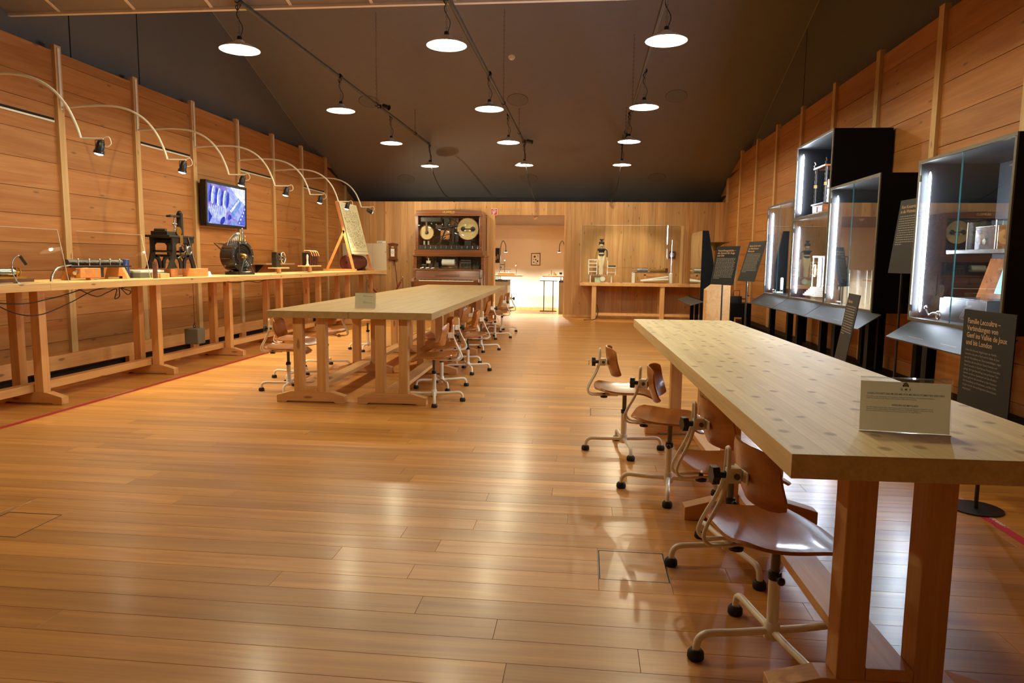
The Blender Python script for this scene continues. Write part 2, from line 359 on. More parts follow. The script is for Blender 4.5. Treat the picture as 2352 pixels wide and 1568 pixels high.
M['led'] = emitter('led strip', (0.80, 0.88, 1.0, 1), LED_STRENGTH)
M['rear_lamp'] = emitter('lit lamp disc', (1, 0.97, 0.92, 1), 14)
# ------------------------------------------------------------------ room shell
rng = random.Random(7)
XL, XR, YB, ZT = -6.135, 3.25, 16.82, 3.63
def slope_z(y): return 3.64 - 0.38 * (y - 16.0)

# floor: slab, near planks as parts, far planks as one stuff part, hatches
floor = struct('floor', MB().box(-6.4, 3.6, -4.6, 19.3, -0.12, -0.016), M['black'])
PW = 0.138
HATCH = [(0.077, 2.776), (-2.908, 2.852), (0.055, 5.895), (0.05, 9.0)]
HS = 0.295
def hatch_cut(x0, x1, y0, y1):
    # split a plank rectangle around a hatch opening
    rects = [(x0, x1, y0, y1)]
    for hx, hy in HATCH:
        out = []
        for a, b, c, d in rects:
            if b <= hx or a >= hx + HS or d <= hy or c >= hy + HS: out.append((a, b, c, d)); continue
            if a < hx: out.append((a, hx, c, d))
            if b > hx + HS: out.append((hx + HS, b, c, d))
            m0, m1 = max(a, hx), min(b, hx + HS)
            if c < hy: out.append((m0, m1, c, hy))
            if d > hy + HS: out.append((m0, m1, hy + HS, d))
        rects = out
    return [r for r in rects if r[1] - r[0] > 0.01 and r[3] - r[2] > 0.01]
cells = []
row = 0; y = -4.5
while y < 18.98:
    x = -6.3 - rng.uniform(0, 2.0)
    while x < 3.5:
        L = rng.choice((1.7, 2.1, 2.1, 2.4))
        a, b = max(x, -6.3), min(x + L, 3.5)
        if b - a > 0.02:
            for r in hatch_cut(a, b, y, min(y + PW, 19.0)): cells.append((r, rng.random()))
        x += L
    y += PW; row += 1
def in_view(r):
    x, yy = (r[0] + r[1]) / 2, r[3]
    return yy > 1.85 and -0.92 * yy - 0.6 < r[1] and r[0] < 0.66 * yy + 0.4
vis = [c for c in cells if in_view(c[0])]
vis.sort(key=lambda c: c[0][2]); near = vis[:296]; near_ids = {id(c) for c in near}
plank_cache = {}
G = 0.0005
for (a, b, c, d), _ in near:
    lx, ly = round(b - a, 3), round(d - c, 3)
    key = (lx, ly)
    if key not in plank_cache:
        hx, hy = lx / 2 - G, ly / 2 - G; e = 0.0008
        mb = MB(); mb.v = [(-hx, -hy, -0.015), (hx, -hy, -0.015), (hx, hy, -0.015), (-hx, hy, -0.015), (-hx, -hy, -e), (hx, -hy, -e), (hx, hy, -e), (-hx, hy, -e), (-hx + e, -hy + e, 0), (hx - e, -hy + e, 0), (hx - e, hy - e, 0), (-hx + e, hy - e, 0)]
        mb.f = [(0, 3, 2, 1), (0, 1, 5, 4), (1, 2, 6, 5), (2, 3, 7, 6), (3, 0, 4, 7), (4, 5, 9, 8), (5, 6, 10, 9), (6, 7, 11, 10), (7, 4, 8, 11), (8, 9, 10, 11)]
        plank_cache[key] = mb.mesh('plank', M['floor'])
    o = bpy.data.objects.new('plank', plank_cache[key]); COL.objects.link(o); o.location = ((a + b) / 2, (c + d) / 2, 0); o.parent = floor
mb = MB(); rv = []
for cc in cells:
    if id(cc) in near_ids: continue
    (a, b, c, d), r = cc
    mb.box(a + G, b - G, c + G, d - G, -0.015, 0.0); rv += [r] * 6
o = mb.build('far_planks', M['floor_stuff'], floor); o['kind'] = 'stuff'
at = o.data.attributes.new('rnd', 'FLOAT', 'FACE'); at.data.foreach_set('value', rv)
for hx, hy in HATCH:
    t = 0.004
    mb = MB().box(hx, hx + HS, hy, hy + t, -0.015, 0.0005).box(hx, hx + HS, hy + HS - t, hy + HS, -0.015, 0.0005).box(hx, hx + t, hy + t, hy + HS - t, -0.015, 0.0005).box(hx + HS - t, hx + HS, hy + t, hy + HS - t, -0.015, 0.0005)
    fr = mb.build('hatch_frame', M['gunmetal'], floor)
    MB().box(hx + 0.007, hx + HS - 0.007, hy + 0.007, hy + HS - 0.007, -0.015, -0.0003).build('hatch_cover', M['floor'], fr)

# left and right plank walls with battens
def plank_wall(name, X, sgn, ys, seed):
    r = random.Random(seed)
    w = struct(name, MB().box(min(X, X + sgn * 0.03), max(X, X + sgn * 0.03), ys[0], ys[-1], 0.0, 3.5), M['darkwood'])
    def front(y0, y1, z0, z1, mat, depth, nm, lean=0.0):
        # box on the room side of the wall, clipped by the back slope
        x0, x1 = X, X - sgn * depth
        zt = lambda y, z: min(z, slope_z(y) - 0.01)
        mb = MB(); b = 0
        mb.v = [(x0, y0, z0), (x1, y0, z0), (x1, y1, z0), (x0, y1, z0), (x0, y0, zt(y0, z1)), (x1 + lean, y0, zt(y0, z1)), (x1 + lean, y1, zt(y1, z1)), (x0, y1, zt(y1, z1))]
        if zt(y1, z1) < z0 + 0.01:
            # triangular remainder
            ycut = 16.0 + (3.63 - z0) / 0.38
            if ycut < y0 + 0.01: return
            mb.v[2] = (x1, min(y1, ycut), z0); mb.v[3] = (x0, min(y1, ycut), z0); mb.v[6] = (x1, min(y1, ycut), z0 + 0.002); mb.v[7] = (x0, min(y1, ycut), z0 + 0.002)
        mb.f = [(0, 3, 2, 1), (4, 5, 6, 7), (0, 1, 5, 4), (1, 2, 6, 5), (2, 3, 7, 6), (3, 0, 4, 7)]
        mb.build(nm, mat, w)
    for i in range(len(ys) - 1):
        z = 0.0; y0, y1 = ys[i], ys[i + 1]
        while z < ZT - 0.02:
            hgt = r.choice((0.26, 0.29, 0.31, 0.34)); z1 = min(z + hgt, ZT)
            if ZT - z1 < 0.12: z1 = ZT
            front(y0, y1, z + 0.0025, z1 - 0.0025, M['plank_wall'], 0.022 + r.uniform(0, 0.004), 'plank')
            z = z1
    for yy in ys[1:-1]:
        front(yy - 0.05, yy + 0.05, 0.0, ZT + 0.06, M['batten'], 0.062, 'batten')
    return w
ysl = [0.06] + [7.68 + 1.382 * k for k in range(-5, 8)] + [18.4]
ysl = [v for v in ysl if v >= 0.06]; ysl[-2:] = [17.3, 18.6]
wall_left = plank_wall('wall_left', XL, -1, ysl, 3)
ysr = [0.04] + [7.09 + 1.41 * k for k in range(-4, 8)] + [18.6]
wall_right = plank_wall('wall_right', XR, 1, ysr, 5)
# near ends of the side walls behind the camera, plain
for nm, x in (('wall_left_front', XL), ('wall_right_front', XR)):
    struct(nm, MB().box(x - 0.02, x + 0.02, -4.5, 0.04, 0, 3.63), M['plank_wall'])
# skirting beam on blocks, black box put in for the shade in the gap below
MB().box(-5.47, -5.42, 2.0, 16.6, 0.13, 0.28).build('sill_beam', M['rail'], wall_left, bevel=0.004)
MB().box(-6.10, -5.50, 2.0, 16.6, 0.0, 0.10).build('gap_shade', M['black'], wall_left)
for k in range(9):
    yy = 6.35 + 1.38 * k
    MB().box(-5.475, -5.425, yy, yy + 0.14, 0.0, 0.13).build('beam_block', M['foot'], wall_left)
# slot air vents in alternate bays of the left wall
for y0 in (6.40, 9.16, 11.92, 14.69):
    v = MB().box(XL - 0.02, XL + 0.031, y0, y0 + 1.20, 2.825, 2.872).build('vent_slot', M['black'], wall_left)
    MB().box(XL + 0.0315, XL + 0.036, y0, y0 + 1.20, 2.822, 2.843).build('vent_lip', M['cream'], v)

# back partition of upright boards with a doorway
DX0, DX1, DZ, TOP = -2.265, -0.53, 2.41, 2.72
wall_back = struct('wall_back', MB().box(-6.3, DX0, YB + 0.022, YB + 0.18, 0, TOP - 0.01).box(DX1, 3.3, YB + 0.022, YB + 0.18, 0, TOP - 0.01).box(DX0, DX1, YB + 0.022, YB + 0.18, DZ + 0.02, TOP - 0.01), M['board_wall'])
x = -6.2; r = random.Random(11)
while x < 3.25:
    w = r.choice((0.155, 0.185, 0.205, 0.23)); x1 = min(x + w, 3.28)
    if x < DX0 < x1: x1 = DX0
    if x < DX1 < x1: x1 = DX1
    z0 = DZ if (x >= DX0 - 0.001 and x1 <= DX1 + 0.001) else 0.0
    if x1 - x > 0.01: MB().box(x + 0.001, x1 - 0.001, YB - r.uniform(0, 0.003), YB + 0.022, z0, TOP).build('board', M['board_wall'], wall_back)
    x = x1
MB().box(DX0 - 0.001, DX0 + 0.03, YB - 0.004, YB + 0.19, 0, DZ).build('door_jamb', M['batten'], wall_back)
MB().box(DX1 - 0.03, DX1 + 0.001, YB - 0.004, YB + 0.19, 0, DZ).build('door_jamb', M['board_wall'], wall_back)
struct('trim_1', MB().box(-0.53, 3.25, YB - 0.018, YB - 0.004, 0.0, 0.05), M['board_wall'])

# rear room behind the doorway
struct('wall_rear', MB().box(-4.5, 2.0, 19.0, 19.1, 0.0, 2.62), M['cream_wall'])
struct('baseboard_rear', MB().box(-4.5, 2.0, 18.975, 19.0, 0.0, 0.07), M['rail'])
struct('wall_rear_left', MB().box(-4.6, -4.5, 17.05, 19.1, 0.0, 2.62), M['cream_wall'])
struct('wall_rear_right', MB().box(2.0, 2.1, 17.05, 19.1, 0.0, 2.62), M['cream_wall'])
mb = MB(); mb.prism([(17.02, 2.52), (19.1, 2.27), (19.1, 2.33), (17.02, 2.58)], 'x', -4.6, 2.1)
ceil_rear = struct('ceiling_rear', mb, M['fabric_ceiling'])

# tall roof space: back slope, dark side walls, front canopy
mb = MB(); mb.prism([(6.4, slope_z(6.4)), (19.3, slope_z(19.3)), (19.3, slope_z(19.3) + 0.06), (6.4, slope_z(6.4) + 0.06)], 'x', -6.6, 3.8)
ceiling = struct('ceiling', mb, M['fabric_ceiling'])
mb = MB(); mb.prism([(6.0, 3.3), (17.0, 3.3), (6.0, 7.6)], 'x', -6.33, -6.27)
wl = struct('wall_left_upper', mb, M['fabric_side'])
mb = MB(); mb.prism([(6.0, 3.3), (17.0, 3.3), (6.0, 7.6)], 'x', 3.43, 3.49)
wr = struct('wall_right_upper', mb, M['fabric_side'])
for yy in (8.14, 9.45):
    MB().box(-6.27, -6.266, yy - 0.008, yy + 0.008, 3.3, slope_z(yy) - 0.02).build('seam', M['black'], wl)
MB().box(3.426, 3.43, 12.12, 12.136, 3.3, slope_z(12.2) - 0.02).build('seam', M['black'], wr)
for xx, w in ((-6.266, wl), (3.426, wr)):
    MB().cyl((xx, 11.2, slope_z(11.2) - 0.006), (xx, 16.4, slope_z(16.4) - 0.006), 0.006, 6).build('cove_strip', M['grey_wall'], w)
def cz(y): return 3.885 + 0.318 * (7.25 - y)
mb = MB(); mb.prism([(7.25, cz(7.25)), (7.25, cz(7.25) + 0.12), (-4.6, cz(-4.6) + 0.12), (-4.6, cz(-4.6))], 'x', -6.45, 3.6)
canopy = struct('ceiling_front', mb, M['canopy'])
MB().box(-6.45, 3.6, 7.22, 7.27, 3.868, 3.90).build('edge_strip', M['batten_white'], canopy)
for k in range(12):
    xx = -5.663 + 0.856 * k
    if xx > 3.5: break
    mb = MB(); mb.prism([(7.22, cz(7.22)), (-4.5, cz(-4.5)), (-4.5, cz(-4.5) - 0.006), (7.22, cz(7.22) - 0.006)], 'x', xx - 0.016, xx + 0.016); mb.build('joint_strip', M['batten_white'], canopy)
struct('wall_front', MB().box(-6.5, 3.7, -4.7, -4.6, 0, 7.7), M['cream_wall'])
for nm, xx in (('wall_left_gable', -6.45), ('wall_right_gable', 3.55)):
    mb = MB(); mb.prism([(7.3, 3.3), (7.3, 3.9), (-4.6, 7.7), (-4.6, 3.3)], 'x', xx - 0.03, xx + 0.03); struct(nm, mb, M['fabric_side'])
# ------------------------------------------------------------------ trestle tables
TROT = 0.028
def foot_mb(L, cx=0.0, y0=-0.04, y1=0.04):
    h = L / 2
    pts = [(cx - h, 0.0), (cx - h + 0.085, 0.0), (cx - h + 0.10, 0.014), (cx + h - 0.10, 0.014), (cx + h - 0.085, 0.0), (cx + h, 0.0), (cx + h, 0.066), (cx + h - 0.14, 0.105), (cx - h + 0.14, 0.105), (cx - h, 0.066)]
    return MB().prism(pts, 'y', y0, y1)
def trestle_parts(t, yc, height, cx, flen=0.633):
    foot_mb(flen, cx, yc - 0.042, yc + 0.042).build('foot', M['foot'], t, bevel=0.003)
    for sx in (-1, 1):
        MB().box(cx + sx * 0.108 - 0.041, cx + sx * 0.108 + 0.041, yc - 0.042, yc + 0.042, 0.105, height).build('post', M['post'], t, bevel=0.003)
def table(name, label, x0, y0, w, l, trestles, topmat, zt=0.84, th=0.062, flen=0.633):
    t = thing(name, label, 'table', (x0, y0, 0), TROT)
    MB().box(0.0, w, 0.0, l, zt - th, zt).build('table_top', topmat, t, bevel=0.002)
    for yc in trestles: trestle_parts(t, yc, zt - th - 0.0005, w / 2, flen)
    MB().box(w / 2 - 0.066, w / 2 + 0.066, trestles[0] - 0.042, trestles[-1] + 0.042, 0.1055, 0.142).build('stretcher', M['rail'], t, bevel=0.002)
    return t
table('work_table', 'long pale pine work table with dark knots, nearest at the right', 0.510, 1.728, 0.787, 4.11, (0.30, 1.82, 3.62), M['pine_top'], flen=0.66)
table('work_table', 'long pale table, left half of the pair in the middle of the room', -2.856, 5.968, 0.752, 7.33, (0.085, 1.83, 3.6, 5.4, 7.2), M['beech_top'])
table('work_table', 'long pale table, right half of the middle pair, chairs along its side', -2.856 + 0.754, 5.968 + 0.021, 0.752, 7.33, (0.085, 1.83, 3.6, 5.4, 7.2), M['beech_top'])

# long wall bench
BX0, BX1, BZ = -5.262, -4.50, 1.075
bench = thing('wall_bench', 'very long narrow pine bench running along the left wall', 'bench', (0, 0, 0))
MB().box(BX0, BX1, 3.2, 5.449, BZ - 0.064, BZ).build('bench_top', M['bench_top'], bench, bevel=0.002)
MB().box(BX0, BX1, 5.451, 15.42, BZ - 0.064, BZ).build('bench_top', M['bench_top'], bench, bevel=0.002)
for yc in (4.0, 5.615, 7.30, 8.88, 10.45, 12.05, 13.6, 15.1):
    trestle_parts(bench, yc, BZ - 0.0645, -4.883)
MB().box(-4.883 - 0.05, -4.883 + 0.05, 4.0, 15.1, 0.1055, 0.175).build('stretcher', M['rail'], bench, bevel=0.002)

# ------------------------------------------------------------------ swivel work chairs (forward = +y)
def make_chair():
    t = thing('work_chair', '', 'chair', (0, 0, 0), 0, 'plywood swivel work chairs')
    MB().lathe([(0.020, 0.052), (0.026, 0.056), (0.026, 0.108), (0.021, 0.116)], 14).build('hub', M['cream'], t, 40)
    for k in range(4):
        a = rad(90 * k + 5); c, s = math.cos(a), math.sin(a)
        path = [(0.015, 0.082), (0.12, 0.082), (0.195, 0.085), (0.235, 0.083), (0.258, 0.066), (0.265, 0.030)]
        lg = MB().tube(smoothpath([(c * p, s * p, z) for p, z in path], 4), 0.0125, 9).build('leg', M['cream'], t, 60)
        MB().lathe([(0.024, 0.0), (0.028, 0.006), (0.027, 0.024), (0.019, 0.034)], 14, (c * 0.265, s * 0.265, 0)).build('rubber_foot', M['rubber'], lg, 40)
    MB().cyl((0, 0, 0.11), (0, 0, 0.275), 0.0195, 14).build('column', M['cream'], t, 60)
    MB().cyl((0, 0, 0.27), (0, 0, 0.398), 0.0145, 12).build('inner_column', M['gunmetal'], t, 60)
    MB().lathe([(0.0215, 0.262), (0.0225, 0.266), (0.0225, 0.285), (0.0205, 0.289)], 14).cyl((0, 0, 0.275), (0.045, 0, 0.275), 0.008, 8).ball((0.048, 0, 0.275), 0.014, 8).build('clamp_collar', M['blackplastic'], t, 40)
    # seat shell: dished, rolled front edge
    def seat(u, v):
        x = 0.205 * u * (1 - 0.17 * abs(v) ** 5); yy = 0.21 * v * (1 - 0.17 * abs(u) ** 5)
        z = 0.425 + 0.022 * (max(0, -v) ** 2.2) - 0.010 * (1 - u * u) * (1 - v * v) + 0.012 * abs(u) ** 3 - 0.045 * max(0, v - 0.35) ** 2 * 2.2
        return (x, yy, z)
    MB().sheet(seat, 14, 14, 0.011).build('seat', M['ply'], t, 50)
    MB().cbox((0, -0.02, 0.404), (0.13, 0.17, 0.012)).build('seat_plate', M['cream'], t, bevel=0.003)
    MB().lathe([(0.006, 0.372), (0.024, 0.374), (0.026, 0.386), (0.010, 0.394), (0.010, 0.405)], 12, (0.02, -0.145, 0)).build('tilt_knob', M['blackplastic'], t, 40)
    # hairpin back support
    half = [(0.030, -0.05, 0.392), (0.030, -0.20, 0.392), (0.030, -0.238, 0.397), (0.029, -0.256, 0.420), (0.027, -0.246, 0.460), (0.022, -0.205, 0.540), (0.016, -0.182, 0.605), (0.014, -0.178, 0.655), (0.013, -0.178, 0.695)]
    path = smoothpath(half, 4) + [(0.010, -0.178, 0.706), (0.0, -0.178, 0.711), (-0.010, -0.178, 0.706)] + [(-p[0], p[1], p[2]) for p in reversed(smoothpath(half, 4))]
    MB().tube(path, 0.0068, 8).build('back_support', M['cream'], t, 60)
    br = MB().cbox((0, -0.160, 0.620), (0.046, 0.045, 0.05)).build('bracket', M['cream'], t, bevel=0.004)
    MB().cbox((0, -0.1315, 0.620), (0.115, 0.006, 0.042)).build('slotted_plate', M['cream'], br, bevel=0.003)
    MB().cyl((0.025, -0.155, 0.620), (0.032, -0.155, 0.620), 0.010, 10).build('bolt', M['gunmetal'], br)
    mb = MB(); n = 24; prof = []
    for k in range(n):
        a = 2 * math.pi * k / n; rr = 0.030 + 0.003 * math.cos(6 * a); prof.append((rr * math.cos(a), 0.620 + rr * math.sin(a)))
    mb.prism(prof, 'y', -0.232, -0.208).cyl((0, -0.21, 0.620), (0, -0.18, 0.620), 0.012, 10); mb.build('knob', M['blackplastic'], t, 30, bevel=0.002)
    def back(u, v):
        x = 0.18 * u * (1 - 0.16 * abs(v) ** 4); z = 0.630 + 0.098 * v * (1 - 0.20 * abs(u) ** 5)
        yy = -0.125 + 0.052 * u * u + 0.010 * v * v - 0.02 * v
        return (x, yy, z)
    MB().sheet(back, 14, 8, 0.010).build('backrest', M['ply'], t, 50)
    return t
proto = make_chair()
E0 = -90
# (x, y, facing degrees in world: 0 = +x), label
CH = [
 (0.645, 2.295, 9, 'plywood swivel chair nearest the front end of the knotty table'),
 (0.645, 3.03, 12, 'plywood swivel chair second from the front at the knotty table, back towards the aisle'),
 (0.49, 3.95, -12, 'plywood swivel chair third from the front at the knotty table, seat turned outward'),
 (0.28, 4.82, 3, 'plywood swivel chair farthest from the viewer at the knotty table'),
 (-1.385, 6.26, 188, 'plywood swivel chair at the near right corner of the middle tables'),
 (-1.47, 7.00, 200, 'plywood swivel chair second from the front on the right side of the middle tables'),
 (-1.38, 8.08, 195, 'plywood swivel chair third on the right side of the middle tables, pulled out'),
 (-1.60, 8.72, 178, 'plywood swivel chair tucked deepest under the right side of the middle tables'),
 (-1.52, 10.05, 190, 'plywood swivel chair fifth on the right side of the middle tables'),
 (-1.54, 11.75, 185, 'plywood swivel chair sixth on the right side of the middle tables'),
 (-1.56, 12.90, 176, 'plywood swivel chair farthest back, pulled clear of the middle tables'),
 (-2.92, 6.56, 8, 'plywood swivel chair at the near left corner of the middle tables'),
 (-3.13, 7.25, -6, 'plywood swivel chair behind the near left one at the middle tables'),
 (-3.10, 8.06, 186, 'plywood swivel chair on the left of the middle tables with its back to the table'),
 (-3.15, 9.80, 178, 'plywood swivel chair farthest along the left side of the middle tables'),
]
for i, (x, y, a, lab) in enumerate(CH):
    if i == 0:
        proto.location = (x, y, 0); proto.rotation_euler = (0, 0, rad(a + E0)); proto['label'] = lab
    else: copy_tree(proto, None, (x, y, 0), rad(a + E0), lab)

# ------------------------------------------------------------------ pendant lights on three rails
RAILX = (-3.52, -1.41, 0.69); RZ = 3.85
RN = ('left', 'middle', 'right')
def make_pendant():
    t = thing('pendant_lamp', '', 'lamp', (0, 0, 0), 0, 'white enamel pendant lamps on the rails')
    # local origin: rail axis. shade rim at z = -0.47
    MB().lathe([(0.0, -0.375), (0.030, -0.375), (0.045, -0.385), (0.060, -0.405), (0.130, -0.430), (0.195, -0.468), (0.195, -0.472), (0.128, -0.4345), (0.058, -0.410), (0.040, -0.392), (0.028, -0.383), (0.0, -0.383)], 36).build('shade', M['white'], t, 50)
    MB().lathe([(0.020, -0.340), (0.024, -0.345), (0.024, -0.378), (0.018, -0.382)], 14).build('lamp_holder', M['blackplastic'], t, 40)
    MB().ball((0, 0, -0.442), 0.028, 12).build('bulb', M['bulb'], t, 60)
    MB().cyl((0, 0, -0.418), (0, 0, -0.385), 0.014, 10).build('bulb_cap', M['steel'], t, 60)
    mb = MB()
    for k in range(12):
        z = -0.03 - k * 0.0262; mb.torus((0, 0, z - 0.013), 0.0105, 0.0022, 'x' if k % 2 else 'y', 8, 4)
    mb.build('chain', M['gunmetal'], t, 60)
    MB().tube(smoothpath([(0.0, 0.0, 0.01), (-0.02, 0.02, -0.06), (0.0, -0.03, -0.10), (-0.03, 0.0, -0.05), (0.015, 0.02, -0.03), (-0.022, 0, -0.13), (0.035, 0.0, -0.25), (0.012, 0, -0.345)], 6), 0.0042, 6).build('cable', M['rubber'], t, 60)
    MB().cyl((0, -0.03, 0), (0, 0.03, 0), 0.031, 10).build('clamp', M['blackplastic'], t, 40)
    return t
pend = make_pendant(); first = True
ords = ('nearest', 'second', 'third', 'farthest')
for ri, X in enumerate(RAILX):
    for k, Y in enumerate((6.95, 9.80, 12.50, 15.40 if ri else 15.5)):
        lab = '%s white enamel pendant lamp on the %s ceiling rail' % (ords[k], RN[ri])
        if first: pend.location = (X, Y, RZ); pend['label'] = lab; first = False
        else: copy_tree(pend, None, (X + (0.0, 0.02, -0.02, 0.0)[k], Y, RZ), None, lab)
    lab = 'white enamel pendant lamp above the viewer on the %s ceiling rail' % RN[ri]
    copy_tree(pend, None, (X, 4.1, RZ), None, lab)
    rl = thing('lighting_rail', '%s dark tubular ceiling rail carrying four pendant lamps' % RN[ri], 'rail', (X, 0, RZ))
    MB().cyl((0, 3.0, 0), (0, 15.42, 0), 0.024, 12).build('tube', M['rail_metal'], rl, 60)
    for Y in (11.57, 14.18) if ri < 2 else (12.2, 14.2):
        mb = MB(); z = 0.03; top = slope_z(Y) - RZ; k = 0
        while z < top - 0.02:
            mb.torus((0, Y, z + 0.018), 0.013, 0.003, 'x' if k % 2 else 'y', 6, 4); z += 0.034; k += 1
        mb.build('chain', M['rope'], rl)
        MB().cyl((0, Y - 0.015, 0), (0, Y + 0.015, 0), 0.034, 10).build('chain_clamp', M['blackplastic'], rl, 40)
    MB().tube(smoothpath([(0, 15.40, 0), (0.03, 15.46, -0.25), (0.06, 15.6, -0.62), (0.16, 16.2, -0.98), (0.32, 16.72, -1.14)] if ri == 0 else [(0, 15.40, 0), (0.02, 15.5, -0.4), (0.08, 16.0, -0.85), (0.16, 16.75, -1.14)] if ri == 1 else [(0, 15.40, 0), (-0.02, 15.5, -0.4), (-0.06, 16.1, -0.85), (-0.18, 16.75, -1.14)], 8), 0.010, 8).build('power_cable', M['rubber'], rl, 60)
    # coiled cable bundle at each pendant
def rail_spot(loc, rz, label, tilt=40):
    t = thing('rail_spotlight', label, 'spotlight', loc, rz)
    MB().cyl((0, 0, -0.03), (0, 0, 0.03), 0.034, 12).build('clamp', M['blackplastic'], t, 40)
    MB().tube([(0, 0, 0), (0.06, 0, 0.02), (0.10, 0, 0.0)], 0.007, 6).build('yoke', M['blackmetal'], t)
    R = Matrix.Rotation(rad(tilt), 4, 'Y')
    MB().lathe([(0.022, -0.06), (0.036, -0.05), (0.038, 0.05), (0.046, 0.07), (0.040, 0.07), (0.030, 0.03)], 16, axis='x').xf(Matrix.Translation((0.13, 0, -0.01)) @ R).build('lamp_body', M['blackmetal'], t, 40)
rail_spot((-3.52, 11.72, RZ), rad(-20), 'black spotlight clamped to the left ceiling rail', 20)
rail_spot((-1.41, 15.15, RZ), rad(-10), 'black spotlight clamped near the far end of the middle ceiling rail', 15)
rail_spot((0.69, 14.75, RZ), rad(-60), 'black spotlight clamped near the far end of the right ceiling rail', 60)

# ------------------------------------------------------------------ curved wall arms with spotlights
def make_arm():
    t = thing('arm_lamp', '', 'lamp', (0, 0, 0), 0, 'curved arm spotlights on the left wall')
    pts = [(-6.066, 0, 3.0), (-5.6, 0, 3.02), (-5.30, 0, 2.985), (-5.08, 0, 2.88), (-4.93, 0, 2.72), (-4.84, 0, 2.54), (-4.80, 0, 2.415)]
    a = MB().tube(smoothpath(pts, 6), 0.0135, 8).build('arm', M['cream'], t, 60)
    MB().tube([(-4.80, 0, 2.415), (-4.60, 0.04, 2.415)], 0.009, 8).build('cross_bar', M['cream'], t, 60)
    MB().box(-6.07, -6.062, -0.018, 0.018, 2.98, 3.66).build('mounting_strip', M['batten_white'], t)
    MB().tube([(-4.675, 0.03, 2.40), (-4.675, 0.03, 2.34)], 0.003, 6).tube([(-4.585, 0.03, 2.40), (-4.585, 0.03, 2.34)], 0.003, 6).tube([(-4.675, 0.03, 2.40), (-4.585, 0.03, 2.40)], 0.003, 6).build('yoke', M['blackmetal'], t)
    R = Matrix.Translation((-4.63, 0.03, 2.335)) @ Matrix.Rotation(rad(14), 4, 'Y')
    b = MB().lathe([(0.0, 0.065), (0.024, 0.06), (0.036, 0.04), (0.039, 0.0), (0.039, -0.03), (0.047, -0.036), (0.049, -0.062), (0.040, -0.062), (0.036, -0.05)], 18).xf(R).build('lamp_body', M['blackmetal'], t, 40)
    MB().lathe([(0.0, -0.056), (0.0385, -0.056), (0.0385, -0.064), (0.030, -0.072), (0.0, -0.078)], 18).xf(R).build('lens', M['spot_lens'], b)
    MB().tube(smoothpath([(-4.60, 0.04, 2.42), (-4.55, 0.05, 2.43), (-4.53, 0.05, 2.37), (-4.57, 0.04, 2.34), (-4.61, 0.03, 2.36)], 6), 0.005, 6).build('lead', M['cream'], t, 60)
    l = bpy.data.lights.new('arm_light', 'SPOT'); l.energy = SPOT_W; l.color = (1.0, 0.88, 0.58); l.spot_size = rad(118); l.spot_blend = 0.8; l.shadow_soft_size = 0.03
    lo = bpy.data.objects.new('arm_light', l); COL.objects.link(lo); lo.parent = t; lo.location = (-4.65, 0.03, 2.247); lo.rotation_euler = (0, rad(-18), 0)
    return t
armp = make_arm()
for k, Y in enumerate((6.30, 7.68, 9.06, 10.45, 11.83, 13.21, 14.59)):
    lab = '%s curved cream arm with black spotlight over the wall bench' % ('nearest', 'second', 'third', 'fourth', 'fifth', 'sixth', 'farthest')[k]
    if k == 0: armp.location = (0, Y, 0); armp['label'] = lab
    else: last = copy_tree(armp, None, (0, Y, 0), None, lab)
for ch in last.children:      # the farthest spotlight is swung out towards the piano
    if ch.type == 'LIGHT':
        ch.data = ch.data.copy(); ch.data.spot_size = rad(150); ch.data.energy = SPOT_W * 0.6
        ch.rotation_euler = Vector((0.72, 0.66, -0.22)).to_track_quat('-Z', 'Y').to_euler(); ch.location = (-4.57, 0.09, 2.31)
    elif ch.name.startswith('lamp_body'):
        piv = Vector((-4.63, 0.03, 2.335)); q = Vector((0, 0, -1)).rotation_difference(Vector((0.72, 0.66, -0.40)).normalized()).to_matrix().to_4x4()
        ch.matrix_local = Matrix.Translation(piv) @ q @ Matrix.Rotation(rad(-14), 4, 'Y') @ Matrix.Translation(-piv)

# ceiling speakers and smoke detectors on the slope
SL = math.atan(0.38)
for i, (x, y, lab) in enumerate([(-4.39, 13.92, 'upper left round ceiling speaker'), (-1.42, 13.92, 'upper middle round ceiling speaker'), (1.60, 13.87, 'upper right round ceiling speaker'), (-4.43, 16.95, 'lower left round ceiling speaker above the piano side'), (-1.43, 16.93, 'lower middle round ceiling speaker above the doorway'), (1.576, 16.90, 'lower right round ceiling speaker above the back vitrine')]):
    t = thing('ceiling_speaker', lab, 'speaker', (x, y, slope_z(y) - 0.004), 0, 'flush round ceiling speakers'); t.rotation_euler = (-SL, 0, 0)
    MB().torus((0, 0, 0), 0.20, 0.006, 'z', 28, 6).build('rim', M['fabric_side'], t, 60)
    MB().lathe([(0.0, -0.004), (0.195, -0.004), (0.195, 0.003), (0.0, 0.003)], 28).build('grille', plain('speaker grille', lin(116, 112, 110), 0.9) if i == 0 else bpy.data.materials['speaker grille'], t)
def detector(loc, rx, label):
    t = thing('smoke_detector', label, 'detector', loc); t.rotation_euler = (rx, 0, 0)
    MB().lathe([(0.0, 0.0), (0.062, 0.0), (0.062, -0.022), (0.055, -0.028), (0.0, -0.028)], 20).build('base', M['ivory'], t, 40)
    MB().lathe([(0.0, -0.028), (0.045, -0.028), (0.040, -0.052), (0.025, -0.060), (0.0, -0.060)], 20).build('sensor_head', M['ivory'], t, 40)
detector((-1.41, 12.70, slope_z(12.70)), -SL, 'small round smoke detector high on the sloping ceiling')
detector((-1.33, 17.75, 2.52 - 0.12 * 0.73), -0.12, 'round smoke detector on the rear room ceiling inside the doorway')
